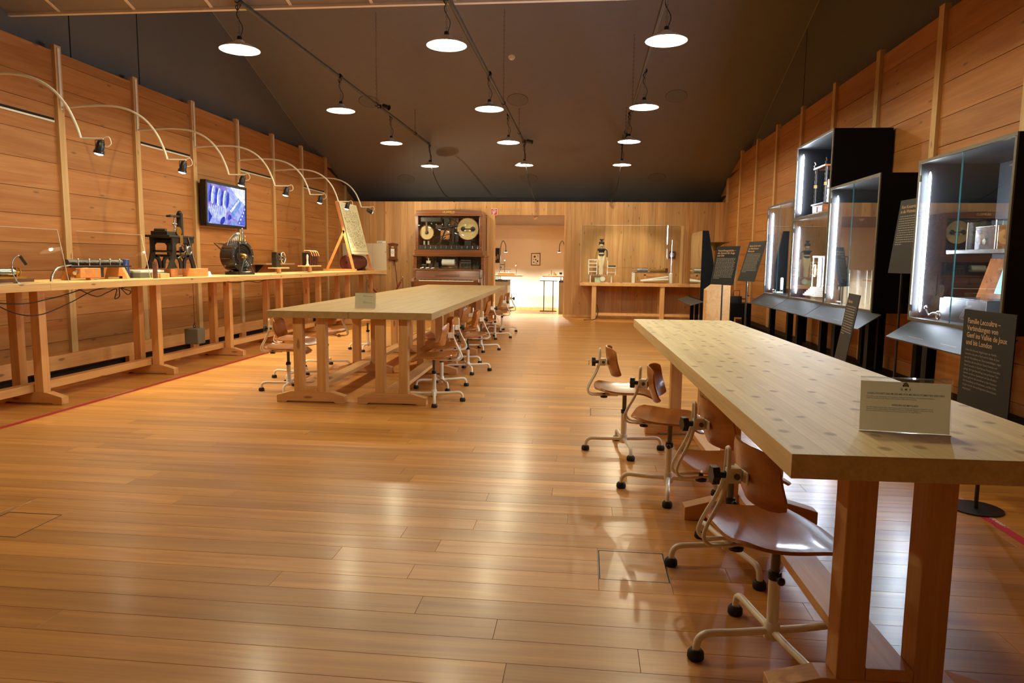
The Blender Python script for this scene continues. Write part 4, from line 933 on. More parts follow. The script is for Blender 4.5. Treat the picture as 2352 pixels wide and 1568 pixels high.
# lower glazed compartment
for s in (-1, 1): MB().box(s * 0.80 - 0.035, s * 0.80 + 0.035, -0.02, BK, 0.66, 1.40).build('stile', DK, P, bevel=0.004)
MB().box(-0.80, 0.80, BK - 0.03, BK, 0.66, 2.40).build('back_panel', M['darkwood'], P)
MB().box(-0.765, 0.765, -0.01, BK - 0.03, 1.06, 1.09).build('compartment_floor', M['darkwood'], P)
MB().box(-0.76, 0.76, -0.012, -0.007, 1.11, 1.40).build('glass_pane', M['glass'], P)
r_ = MB().cyl((-0.17, 0.08, 1.265), (0.13, 0.08, 1.265), 0.075, 24).build('paper_roll', M['white'], P, 40)
MB().cyl((-0.20, 0.08, 1.265), (0.16, 0.08, 1.265), 0.02, 10).build('roll_spindle', M['steel'], r_, 60)
MB().box(-0.22, 0.18, 0.16, 0.24, 1.10, 1.38).build('roll_frame', M['blackmetal'], P)
for x0, w_ in ((-0.66, 0.12), (-0.50, 0.10), (-0.34, 0.08), (0.24, 0.28), (0.56, 0.16)): MB().box(x0, x0 + w_, 0.05, 0.25, 1.09, 1.09 + 0.10 + 0.14 * ((x0 * 7.3) % 1)).build('mechanism_block', M['blackmetal'], P, bevel=0.01)
MB().box(-0.54, -0.44, 0.02, 0.06, 1.24, 1.30).cyl((-0.49, 0.04, 1.30), (-0.49, 0.04, 1.36), 0.012, 8).build('governor', M['ivory'], P)
for k in range(6): MB().cyl((0.26 + k * 0.08, 0.03, 1.10), (0.28 + k * 0.08, 0.03, 1.20 + 0.04 * (k % 3)), 0.006, 6).build('lever', M['gunmetal'], P)
for k in range(3): MB().cyl((-0.68 + k * 0.13, 0.02, 1.12), (-0.60 + k * 0.13, 0.02, 1.14), 0.02, 10).build('bell', M['steel'], P, 60)
MB().box(0.28, 0.52, 0.03, 0.05, 1.25, 1.27).box(0.28, 0.52, 0.03, 0.05, 1.31, 1.325).build('tracker_bar', M['gunmetal'], P)
# waist mouldings
MB().box(-0.86, 0.86, -0.06, BK, 1.40, 1.43).build('waist_moulding', DK, P, bevel=0.01)
MB().box(-0.81, 0.81, -0.03, BK, 1.43, 1.555).build('waist_board', DK, P, bevel=0.005)
# upper glazed cabinet
for s in (-1, 1): MB().box(s * 0.755 - 0.035, s * 0.755 + 0.035, -0.02, BK, 1.555, 2.36).build('stile', DK, P, bevel=0.004)
MB().box(-0.72, 0.72, -0.015, -0.010, 1.57, 2.335).build('glass_pane', M['glass'], P)
MB().box(-0.80, 0.80, -0.04, BK, 2.335, 2.375).build('cornice', DK, P, bevel=0.008)
mb = MB(); mb.prism([(-0.77, 2.375), (0.77, 2.375), (0.77, 2.455), (0.40, 2.478), (0.0, 2.484), (-0.40, 2.478), (-0.77, 2.455)], 'y', -0.03, BK); crown = mb.build('crown', DK, P, bevel=0.006)
text('HUPFELD', 0.070, M['brass'], crown, 'lettering', 'CENTER', 0.003, frame_matrix((0.0, -0.032, 2.396), (1, 0, 0), (0, 0, 1)))
MB().box(-0.72, 0.72, 0.0, 0.10, 1.558, 1.66).build('peg_bar', M['blackmetal'], P)
for k in range(12): MB().cyl((-0.68 + k * 0.124, -0.002, 1.62), (-0.68 + k * 0.124, -0.002, 1.655), 0.008, 8).ball((-0.68 + k * 0.124, -0.006, 1.60), 0.013, 8).build('peg', M['steel'], P, 60)
M['drum_skin'] = plain('drum skin', lin(206, 178, 124), 0.6, noise=0.14)
def drum(x, z, r, y, hub):
    d_ = MB().lathe([(0.0, 0.0), (r, 0.0), (r, 0.14), (0.0, 0.14)], 40, (x, y, z), 'y').build('drum', M['oak_frame'], P, 40)
    MB().lathe([(0.0, -0.004), (r * 0.97, -0.004), (r * 0.97, 0.0), (0.0, 0.0)], 40, (x, y, z), 'y').build('skin', M['drum_skin'], d_)
    MB().torus((x, y, z), r, 0.010, 'y', 40, 6).build('hoop', M['oak_frame'], d_, 60)
    for hx, hz, hr in hub: MB().lathe([(0.0, -0.02), (hr, -0.016), (hr, -0.004), (0.0, -0.004)], 20, (x + hx, y, z + hz), 'y').build('hub', M['blackmetal'], d_, 40)
    for k in range(8):
        a = rad(k * 45 + 22); MB().ball((x + (r + 0.012) * math.cos(a), y, z + (r + 0.012) * math.sin(a)), 0.012, 8).build('lug', M['steel'], d_, 60)
drum(-0.545, 1.955, 0.165, 0.10, ((0, 0, 0.045),))
drum(0.43, 2.045, 0.255, 0.10, ((-0.11, 0.0, 0.055), (0.12, 0.0, 0.055)))
MB().box(0.28, 0.58, 0.055, 0.075, 2.035, 2.055).build('beater_bar', M['blackmetal'], P)
for dx, dz in ((-0.055, 0.08), (-0.055, -0.045), (0.055, -0.045)): MB().ball((0.43 + dx, 0.065, 2.045 + dz), 0.024, 10).build('beater', M['ivory'], P, 60)
MB().box(-0.68, -0.20, 0.04, 0.22, 2.20, 2.31).build('wind_chest', M['blackmetal'], P, bevel=0.01)
MB().box(-0.565, -0.525, 0.06, 0.09, 1.96, 2.20).build('drum_striker', M['darkwood'], P)
for a, b, r0 in (((-0.22, 0.05, 1.70), (-0.02, 0.05, 2.20), 0.02), ((0.02, 0.05, 1.68), (0.16, 0.05, 2.28), 0.016), ((-0.36, 0.05, 1.82), (0.14, 0.05, 1.96), 0.010), ((-0.10, 0.06, 1.80), (0.24, 0.06, 1.66), 0.014), ((-0.16, 0.05, 2.06), (0.20, 0.05, 2.12), 0.022), ((0.10, 0.05, 1.70), (0.10, 0.05, 2.05), 0.03), ((0.05, 0.03, 1.70), (0.13, 0.03, 1.90), 0.007), ((0.13, 0.03, 1.90), (0.20, 0.03, 1.70), 0.007), ((-0.30, 0.05, 1.68), (-0.08, 0.05, 1.86), 0.012), ((0.0, 0.05, 2.30), (0.22, 0.05, 2.16), 0.014)):
    MB().cyl(a, b, r0, 8).build('linkage', M['iron'], P, 60)
MB().box(-0.12, 0.0, 0.05, 0.20, 2.10, 2.30).box(0.14, 0.22, 0.05, 0.20, 1.75, 1.98).build('mechanism_block', M['blackmetal'], P, bevel=0.01)
MB().box(-0.24, -0.02, 0.22, 0.30, 1.80, 2.02).box(-0.05, 0.18, 0.25, 0.30, 2.14, 2.30).build('pine_block', M['board_orange'], P, bevel=0.01)
for x_, z_ in ((-0.16, 2.14), (0.0, 2.13), (0.16, 2.06), (-0.30, 2.14), (-0.42, 2.16)): MB().ball((x_, 0.03, z_), 0.022, 10).build('bell', M['steel'], P, 60)
MB().box(0.36, 0.52, 0.05, 0.15, 1.66, 1.77).build('tremolo_box', M['blackmetal'], P, bevel=0.006)
for s in (-1, 1): MB().box(-0.545 + s * 0.05 - 0.02, -0.545 + s * 0.05 + 0.02, 0.05, 0.09, 1.67, 1.76).build('drum_bracket', M['steel'], P)

t = thing('wall_clock', 'small brown wooden clock case with white face on the back wall', 'clock', (-4.725, YB - 0.003, 1.52))
MB().box(-0.095, 0.095, -0.10, 0.0, -0.185, 0.165).build('case', DK, t, bevel=0.006)
mb = MB(); mb.prism([(-0.12, 0.165), (0.12, 0.165), (0.12, 0.18), (0.0, 0.205), (-0.12, 0.18)], 'y', -0.11, 0.0); mb.build('cornice', DK, t, bevel=0.003)
MB().box(-0.115, 0.115, -0.11, 0.0, -0.21, -0.185).build('foot_moulding', DK, t, bevel=0.003)
d_ = MB().box(-0.045, 0.045, -0.104, -0.10, -0.13, 0.06).build('face_plate', M['white'], t)
MB().torus((0, -0.106, -0.03), 0.026, 0.003, 'y', 20, 6).build('dial', M['gunmetal'], d_, 60)
MB().box(-0.03, 0.03, -0.104, -0.10, 0.09, 0.108).build('name_plate', M['white'], t)
MB().cyl((0.01, -0.05, -0.21), (0.01, -0.05, -0.34), 0.006, 8).build('pull', M['darkwood'], t)
tag(MB().tube(smoothpath([(-4.70, YB - 0.03, 1.30), (-4.66, YB - 0.03, 0.95), (-4.62, YB - 0.02, 0.5), (-4.60, YB - 0.02, 0.03)], 6), 0.006, 6).build('cable', M['rubber'], None, 60), 'thin dark cable running down the back wall below the wooden clock', 'cable')
t = thing('pale_wall_panel', 'two pale glossy panels side by side on the back wall behind the easel', 'panel', (-5.45, YB - 0.003, 1.33))
MB().box(-0.56, 0.20, -0.03, 0.0, -0.375, 0.375).build('panel', M['white_panel'], t, bevel=0.003)
MB().box(0.203, 0.55, -0.03, 0.0, -0.375, 0.375).build('panel', M['white_panel'], t, bevel=0.003)
MB().ball((0.53, -0.04, 0.17), 0.012, 8).build('knob', M['steel'], t, 60)
t = thing('wall_label', 'small white label plate above the pale panels on the back wall', 'label', (-5.03, YB - 0.004, 1.74))
MB().box(-0.11, 0.11, -0.008, 0.0, -0.028, 0.028).build('plate', M['white'], t)
for k in range(2): MB().box(-0.09, 0.02, -0.0095, -0.008, 0.0 - k * 0.016, 0.007 - k * 0.016).build('print', M['print_dark'], t)
def stanchion(x, y, label):
    t = thing('stanchion', label, 'post', (x, y, 0))
    MB().lathe([(0.0, 0.0), (0.14, 0.0), (0.135, 0.012), (0.03, 0.03), (0.0, 0.03)], 24).build('base', M['brass'], t, 40)
    MB().cyl((0, 0, 0.03), (0, 0, 0.90), 0.014, 12).build('pole', M['steel'], t, 60)
    MB().ball((0, 0, 0.915), 0.022, 12).build('finial', M['brass'], t, 60)
stanchion(-5.07, 15.75, 'slim metal barrier post left of the red rope before the piano')
stanchion(-4.22, 15.75, 'slim metal barrier post right of the red rope before the piano')
t = thing('barrier_rope', 'sagging red rope hung between the two metal posts', 'rope', (-4.645, 15.75, 0))
MB().tube(smoothpath([(-0.405, 0, 0.86), (-0.36, 0, 0.78), (-0.25, 0, 0.60), (0.0, 0, 0.44), (0.25, 0, 0.60), (0.36, 0, 0.78), (0.405, 0, 0.86)], 8), 0.019, 10).build('rope', M['velvet'], t, 60)
for s in (-1, 1): MB().cyl((s * 0.40, 0, 0.855), (s * 0.375, 0, 0.81), 0.022, 10).build('end_cap', M['brass'], t, 60)

t = thing('fire_hose_sign', 'square red fire hose reel sign beside the doorway top', 'sign', (-2.247, YB - 0.004, 2.479))
MB().box(-0.078, 0.078, -0.008, 0.0, -0.078, 0.078).build('border', M['white'], t)
MB().box(-0.070, 0.070, -0.010, -0.008, -0.070, 0.070).build('field', M['fire_red'], t)
MB().tube(smoothpath([(-0.040, -0.012, -0.030), (-0.042, -0.012, 0.020), (-0.020, -0.012, 0.050), (0.028, -0.012, 0.048), (0.046, -0.012, 0.020), (0.026, -0.012, -0.010), (-0.004, -0.012, -0.052)], 6), 0.006, 6).tube([(-0.018, -0.012, -0.05), (-0.018, -0.012, 0.02)], 0.008, 6).tube(smoothpath([(0.0, -0.012, -0.03), (0.0, -0.012, 0.025), (0.018, -0.012, 0.028), (0.022, -0.012, 0.008), (0.0, -0.012, -0.012)], 4), 0.005, 6).tube([(-0.05, -0.012, -0.055), (0.0, -0.012, -0.055)], 0.006, 6).build('symbol', M['print_white'], t, 60)

# ------------------------------------------------------------------ rear room seen through the doorway
def rear_lamp(x, y, arcdir, label, topz):
    t = thing('gooseneck_lamp', label, 'lamp', (x, y, 0.83))
    MB().lathe([(0.0, 0.0), (0.06, 0.0), (0.055, 0.012), (0.012, 0.02), (0.0, 0.02)], 18).build('base', M['blackmetal'], t, 40)
    h = topz - 0.83
    MB().tube(smoothpath([(0, 0, 0.01), (0, 0, h - 0.40), (0.01 * arcdir, 0, h - 0.14), (0.065 * arcdir, 0, h), (0.13 * arcdir, 0, h - 0.10), (0.14 * arcdir, 0, h - 0.25)], 8), 0.008, 8).build('neck', M['blackmetal'], t, 60)
    hd = MB().lathe([(0.012, 0.035), (0.022, 0.025), (0.042, 0.006), (0.042, 0.0), (0.0, 0.0)], 20, (0.14 * arcdir, 0, h - 0.285)).build('head', M['blackmetal'], t, 40)
    MB().lathe([(0.0, -0.004), (0.039, -0.004), (0.039, 0.0), (0.0, 0.0)], 20, (0.14 * arcdir, 0, h - 0.286)).build('lens', M['rear_lamp'], hd)
    l = bpy.data.lights.new('rear_light', 'SPOT'); l.energy = REAR_W; l.color = (1.0, 0.95, 0.84); l.spot_size = rad(140); l.spot_blend = 0.7; l.shadow_soft_size = 0.04
    lo = bpy.data.objects.new('rear_light', l); COL.objects.link(lo); lo.parent = t; lo.location = (0.14 * arcdir, 0, h - 0.30)
rear_lamp(-2.235, 18.0, 1, 'black gooseneck lamp left in the rear room, over the scales', 1.83)
rear_lamp(-3.35, 18.0, 1, 'added black gooseneck lamp on the left rear counter, unseen beside the doorway', 1.83)  # this lamp and the next are added out of view to brighten the room
rear_lamp(0.30, 18.0, -1, 'added black gooseneck lamp on the right rear counter, unseen beside the doorway', 1.83)
rear_lamp(-0.58, 18.0, -1, 'black gooseneck lamp right in the rear room', 1.84)
def counter(x0, x1, label):
    t = thing('display_counter', label, 'counter', (0, 0, 0))
    MB().box(x0, x1, 17.72, 18.35, 0.0, 0.80).build('plinth', M['grey_wall'], t, bevel=0.004)
    MB().box(x0, x1, 17.70, 18.37, 0.80, 0.829).build('counter_top', M['panel_dark'], t, bevel=0.003)
counter(-3.8, -2.005, 'grey counter at the left inside the rear room')
counter(-0.70, 0.8, 'grey counter at the right inside the rear room')
def rshelf(x0, x1, legs, label):
    t = thing('raised_shelf', label, 'shelf', (0, 0, 0))
    MB().box(x0, x1, 17.80, 18.25, 0.925, 0.955).build('board', M['board_orange'], t, bevel=0.003)
    for x in legs: MB().box(x - 0.008, x + 0.008, 17.98, 18.0, 0.829, 0.925).build('leg', M['blackmetal'], t)
rshelf(-2.9, -1.645, (-2.34, -2.29, -2.6), 'orange wooden shelf holding the scales in the rear room')
rshelf(-1.125, 0.2, (-0.60, -0.2), 'orange wooden shelf at the right in the rear room')
t = thing('balance_scales', 'chrome laboratory balance on a wooden box in the rear room', 'scales', (-2.06, 17.98, 0.9555))
MB().box(-0.22, 0.20, -0.10, 0.10, 0.0, 0.055).build('box', M['board_orange'], t, bevel=0.004)
MB().cyl((-0.06, 0, 0.055), (-0.06, 0, 0.34), 0.012, 10).ball((-0.06, 0, 0.36), 0.02, 10).build('column', M['steel'], t, 60)
MB().box(-0.17, 0.10, -0.006, 0.006, 0.135, 0.15).build('beam', M['steel'], t)
MB().box(-0.17, -0.05, -0.006, 0.006, 0.26, 0.275).build('arm', M['iron'], t)
for x in (-0.165, 0.055): MB().lathe([(0.0, 0.0), (0.04, 0.0), (0.03, 0.012), (0.003, 0.07), (0.0, 0.07)], 16, (x, 0, 0.06)).build('pan', M['steel'], t, 50)
MB().ball((-0.15, 0, 0.20), 0.016, 8, (1, 1, 2)).build('counterweight', M['iron'], t, 60)
t = thing('pin_ball', 'orange ball on a thin steel rod beside the scales in the rear room', 'model', (-1.82, 17.99, 0.9555))
MB().cyl((0, 0, 0.0), (0, 0, 0.26), 0.007, 8).cyl((0, 0, 0.25), (0, 0, 0.31), 0.004, 6).build('rod', M['steel'], t, 60)
MB().ball((0, 0, 0.235), 0.026, 12).build('ball', M['board_orange'], t, 60)
for x, r0, h0, lab in ((-0.905, 0.012, 0.14, 'tall thin brass cylinder on the right shelf of the rear room'), (-0.84, 0.012, 0.10, 'short dark brass cylinder on the right shelf of the rear room'), (-0.97, 0.012, 0.03, 'tiny brass cup left of the tall cylinder in the rear room'), (-0.79, 0.028, 0.07, 'squat brass jar on the right shelf of the rear room')):
    o = MB().lathe([(0.0, 0.0), (r0, 0.0), (r0, h0 * 0.9), (r0 * 0.8, h0), (0.0, h0)], 14).build('brass_vessel', M['brass'], None, 40, loc=(x, 17.98, 0.9555)); tag(o, lab, 'vessel')
t = thing('clamp_tool', 'black clamped hand tool at the right counter of the rear room', 'tool', (-0.66, 17.92, 0.829))
MB().lathe([(0.045, 0.0), (0.02, 0.01), (0.010, 0.03), (0.010, 0.16), (0.0, 0.16)], 14).build('foot', M['steel'], t, 40)
MB().box(-0.04, 0.03, -0.03, 0.03, 0.16, 0.22).build('jaw', M['blackmetal'], t, bevel=0.008)
t = thing('reading_stand', 'black two legged stand with four pale cards in the rear doorway', 'stand', (-1.0, 18.45, 0))
MB().box(-0.22, 0.22, -0.03, 0.03, 0.0, 0.02).build('base_bar', M['blackmetal'], t)
for x in (-0.12, 0.12): MB().box(x - 0.012, x + 0.012, -0.012, 0.012, 0.02, 0.81).build('leg', M['blackmetal'], t)
MB().prism([(-0.10, 0.80), (-0.10, 0.815), (0.10, 0.905), (0.10, 0.89)], 'x', -0.23, 0.23).build('tray', M['blackmetal'], t)
for k in range(4): MB().prism([(-0.09, 0.822), (-0.09, 0.826), (0.09, 0.905), (0.09, 0.901)], 'x', -0.222 + k * 0.112, -0.118 + k * 0.112).build('card', M['white'], t)
t = thing('framed_picture', 'small dark framed collection of parts on the cream rear wall', 'picture', (-1.39, 18.997, 1.37))
MB().box(-0.125, 0.125, -0.025, 0.0, -0.165, 0.165).build('frame', M['darkwood'], t, bevel=0.004)
b_ = MB().box(-0.105, 0.105, -0.028, -0.025, -0.145, 0.145).build('sheet', M['paper'], t)
for x, z, r0 in ((-0.03, 0.07, 0.03), (0.06, 0.09, 0.012), (-0.06, 0.0, 0.012), (0.0, -0.01, 0.02), (0.05, -0.05, 0.025), (-0.05, -0.08, 0.018), (0.02, -0.11, 0.014)): MB().lathe([(0.0, 0.0), (r0, 0.0), (r0, -0.003), (0.0, -0.003)], 12, (x, -0.028, z), 'y').build('specimen', M['print_dark'], b_)
MB().box(-0.14, 0.14, -0.006, 0.0, 0.18, 0.29).build('label_plate', M['paper'], t)
t = thing('photo_board', 'dark photograph board on the rear wall at the left door edge', 'picture', (-2.56, 18.997, 1.46))
MB().box(-0.18, 0.18, -0.02, 0.0, -0.20, 0.20).build('board', M['panel_dark'], t)
for k in range(6): MB().box(-0.13 + 0.05 * k, -0.10 + 0.05 * k, -0.022, -0.02, -0.15 + 0.03 * (k % 3), -0.02 + 0.05 * (k % 4)).build('print', M['print_grey'], t)

# ------------------------------------------------------------------ back vitrine table with automaton
t = thing('vitrine_table', 'pine table against the back wall under the long glass vitrine', 'table', (0, 0, 0))
MB().box(-0.16, 2.95, 15.98, 16.78, 0.775, 0.845).build('table_top', M['rail'], t, bevel=0.003)
for x in (0.17, 1.70, 2.70):
    for y_ in (16.05, 16.65): MB().box(x - 0.05, x + 0.05, y_ - 0.05, y_ + 0.05, 0.0, 0.775).build('leg', M['post'], t, bevel=0.003)
MB().box(0.17, 2.70, 16.02, 16.06, 0.10, 0.16).build('stretcher', M['rail'], t)
t = thing('glass_vitrine', 'long clear glass hood over the automaton on the back table', 'vitrine', (0, 0, 0.8455))
GX0, GX1, GY0, GY1, GH = -0.15, 2.06, 16.02, 16.74, 1.29
MB().box(GX0, GX1, GY0, GY0 + 0.006, 0, GH).build('front_pane', M['glass'], t)
MB().box(GX0, GX0 + 0.006, GY0 + 0.006, GY1, 0, GH).build('side_pane', M['glass'], t)
MB().box(GX0, GX1, GY0, GY1, GH, GH + 0.006).build('top_pane', M['glass'], t)
for x in (GX0, 0.75): MB().box(x, x + 0.05, GY0 - 0.004, GY0, 0.0, 0.014).build('clip', M['steel'], t)
MB().box(GX0 - 0.002, GX0 + 0.004, GY0 - 0.002, GY0 + 0.004, 0, GH).box(GX0, GX1, GY0 - 0.002, GY0 + 0.001, GH, GH + 0.004).build('polished_edge', M['acrylic_edge'], t)
t = thing('vitrine_post', 'pair of pale pine uprights at the right end of the back vitrine', 'post', (2.10, 16.02, 0.8455))
MB().box(-0.03, 0.03, 0.0, 0.05, 0, 1.29).build('upright', M['batten'], t, bevel=0.002)
MB().box(0.035, 0.085, 0.03, 0.07, 0, 1.12).build('upright', M['batten'], t, bevel=0.002)

# automaton acrobat between two tiny chairs on a fringed table
t = thing('fringed_table', 'tiny white table edged with a red fringe inside the back vitrine', 'table', (0.32, 16.30, 0.8455))
MB().box(-0.31, 0.31, -0.10, 0.10, 0.165, 0.18).build('table_top', M['white'], t)
for x in (-0.24, 0.24):
    for y_ in (-0.08, 0.08): MB().box(x - 0.012, x + 0.012, y_ - 0.012, y_ + 0.012, 0, 0.165).build('leg', M['white'], t)
for k in range(24): MB().prism([(-0.31 + k * 0.026, 0.19), (-0.29 + k * 0.026, 0.19), (-0.30 + k * 0.026, 0.15)], 'y', -0.106, -0.101).build('fringe', M['fire_red'] if k % 2 else M['print_dark'], t)
t = thing('clockwork_box', 'pale green clockwork box with white gear under the tiny fringed table', 'clockwork', (0.30, 16.30, 0.8455))
MB().box(-0.12, 0.03, -0.06, 0.06, 0.0, 0.12).build('box', plain('pale green', lin(190, 214, 186), 0.5), t, bevel=0.003)
MB().lathe([(0.0, 0.0), (0.055, 0.0), (0.055, -0.02), (0.0, -0.02)], 20, (0.06, -0.065, 0.085), 'y').build('gear', M['white'], t, 40)
for k in range(10):
    a = rad(36 * k); MB().ball((0.06 + 0.057 * math.cos(a), -0.075, 0.085 + 0.057 * math.sin(a)), 0.012, 8).build('gear_tooth', M['white'], t, 60)
MB().box(-0.11, 0.18, -0.05, 0.05, 0.0, 0.012).build('base', M['paper'], t)
t = thing('automaton_figure', 'acrobat doll in navy top, cream trousers and feathered hat', 'figure', (0.32, 16.30, 1.0265))
FB = MB()   # body core: legs together, torso, neck, one mesh
FB.lathe([(0.0, 0.0), (0.045, 0.0), (0.055, 0.05), (0.06, 0.12), (0.045, 0.25), (0.055, 0.42), (0.065, 0.50), (0.03, 0.515), (0.022, 0.545), (0.0, 0.55)], 16).build('body', M['skin'], t, 60)
def leg_mb(s): return MB().tube(smoothpath([(s * 0.028, 0, 0.19), (s * 0.034, 0, 0.26), (s * 0.042, 0, 0.36), (s * 0.032, 0, 0.455)], 5), [0.026 + 0.018 * min(1, k / 9) - (0.010 if k > 13 else 0) for k in range(16)], 14)
for s in (-1, 1): leg_mb(s).build('trouser_leg', M['creamcloth'], t, 60)
MB().lathe([(0.0, 0.43), (0.066, 0.43), (0.060, 0.48), (0.062, 0.53), (0.088, 0.565), (0.10, 0.575), (0.085, 0.595), (0.028, 0.605), (0.0, 0.605)], 18).build('navy_top', M['navy'], t, 60)
hd = MB().ball((0, 0, 0.68), 0.055, 16, (0.85, 0.9, 1.15)).cyl((0, 0, 0.59), (0, 0, 0.64), 0.022, 10).build('head', M['skin'], t, 60)
for s in (-1, 1): MB().ball((s * 0.018, -0.045, 0.69), 0.006, 8).build('eye', M['print_dark'], hd, 60)
MB().ball((0, -0.052, 0.675), 0.008, 8, (0.8, 1, 1.4)).build('nose', M['skin'], hd, 60)
MB().box(-0.010, 0.010, -0.051, -0.046, 0.652, 0.656).build('mouth', M['leather_red'], hd)
MB().lathe([(0.052, 0.70), (0.064, 0.71), (0.064, 0.735), (0.045, 0.755), (0.0, 0.76)], 18).ball((-0.045, 0.0, 0.695), 0.018, 8).ball((0.045, 0.0, 0.695), 0.018, 8).build('hat', M['hair'], t, 50)
for k in range(6): MB().tube(smoothpath([(0, 0, 0.755), (0.012 * (k - 2.5), 0, 0.79), (0.020 * (k - 2.5), 0, 0.81 + 0.01 * (k % 2))], 4), [0.008] * 8 + [0.003], 6).build('feather', M['hair'], t, 60)
MB().tube(smoothpath([(0.08, 0, 0.575), (0.12, 0, 0.555), (0.13, 0, 0.48), (0.13, 0, 0.40)], 5), 0.013, 8).build('right_arm', M['navy'], t, 60)
MB().cyl((0.13, 0, 0.40), (0.13, 0, 0.33), 0.013, 8).ball((0.13, 0, 0.325), 0.015, 8).build('right_hand', M['skin'], t, 60)
MB().tube(smoothpath([(-0.08, 0, 0.575), (-0.11, 0, 0.50), (-0.13, 0, 0.40), (-0.14, 0, 0.33)], 5), 0.008, 8).build('left_arm', M['brass'], t, 60)
MB().ball((-0.14, 0, 0.32), 0.018, 8).build('left_hand', M['skin'], t, 60)
def mini_chair(x, label, cushion):
    t = thing('toy_chair', label, 'toy chair', (x, 16.30, 1.0265), 0)
    w = 0.095; zt = 0.34 if not cushion else 0.33
    if not cushion:
        for sx in (-1, 1): MB().box(sx * w - 0.009, sx * w + 0.009, -0.012, 0.012, 0.0, zt).build('leg', M['white'], t)
        for z in (0.06, 0.165, 0.25, zt - 0.01): MB().box(-w, w, -0.010, 0.010, z, z + 0.018).build('rung', M['white'], t)
    else:
        MB().box(-w - 0.01, -w + 0.01, -0.012, 0.012, 0.0, zt).build('back_post', M['white'], t)
        MB().box(w - 0.008, w + 0.008, -0.010, 0.010, 0.0, 0.17).build('leg', M['white'], t)
        MB().box(-w, w + 0.012, -0.05, 0.05, 0.165, 0.18).build('seat', M['white'], t)
        MB().box(-w + 0.02, w, -0.045, 0.045, 0.18, 0.21).build('cushion', M['black'], t, bevel=0.01)
        MB().box(-w, w, -0.006, 0.006, 0.05, 0.062).build('rung', M['white'], t)
mini_chair(0.13, 'tiny white ladder back chair at the acrobat doll left hand', False)
mini_chair(0.56, 'tiny white chair with black cushion beside the acrobat doll', True)

t = thing('musical_movement', 'steel and brass musical movement on white brackets in the back vitrine', 'music movement', (1.48, 16.32, 0.8455))
for x in (-0.42, 0.42): MB().box(x - 0.035, x + 0.035, -0.08, 0.08, 0.0, 0.235).build('bracket', M['white'], t, bevel=0.006)
MB().box(-0.42, 0.42, -0.07, 0.07, 0.235, 0.25).build('bed_plate', M['gunmetal'], t)
MB().cyl((-0.34, -0.01, 0.30), (-0.10, -0.01, 0.30), 0.045, 20).cyl((-0.44, -0.01, 0.30), (0.36, -0.01, 0.30), 0.010, 10).build('spring_barrel', M['steel'], t, 40)
MB().cyl((-0.05, -0.01, 0.285), (0.30, -0.01, 0.285), 0.028, 18).build('cylinder', M['brass'], t, 40)
for k in range(12): MB().box(-0.04 + k * 0.028, -0.02 + k * 0.028, -0.085, -0.03, 0.255, 0.262).build('comb_tooth', M['brass'], t)
for k in range(5): MB().ball((-0.14 + k * 0.1, -0.02, 0.335), 0.016, 8).build('cap_screw', M['steel'], t, 60)
MB().box(0.30, 0.36, -0.04, 0.02, 0.25, 0.345).build('governor', M['leather_red'], t, bevel=0.006)
t = thing('wooden_rest', 'pale wooden frame and two white rods lying under the musical movement', 'rest', (1.48, 16.26, 0.8455))
MB().box(-0.18, -0.14, -0.03, 0.03, 0.03, 0.21).box(-0.18, 0.32, -0.03, 0.03, 0.17, 0.20).box(-0.18, 0.34, -0.04, 0.04, 0.0, 0.03).build('frame', M['board_orange'], t)
MB().cyl((-0.26, -0.06, 0.055), (0.36, -0.06, 0.15), 0.022, 12).build('rod', M['white'], t, 60)
MB().cyl((-0.24, -0.08, 0.052), (0.36, -0.08, 0.09), 0.022, 12).build('rod', M['white'], t, 60)
t = thing('wall_dial', 'small dark square plate with a round pale dial on the back wall', 'dial', (1.98, YB - 0.004, 1.50))
MB().box(-0.075, 0.075, -0.02, 0.0, -0.085, 0.085).build('plate', M['darkwood'], t)
MB().lathe([(0.0, -0.024), (0.055, -0.024), (0.055, -0.02), (0.0, -0.02)], 24, axis='y').build('dial', M['steel'], t)
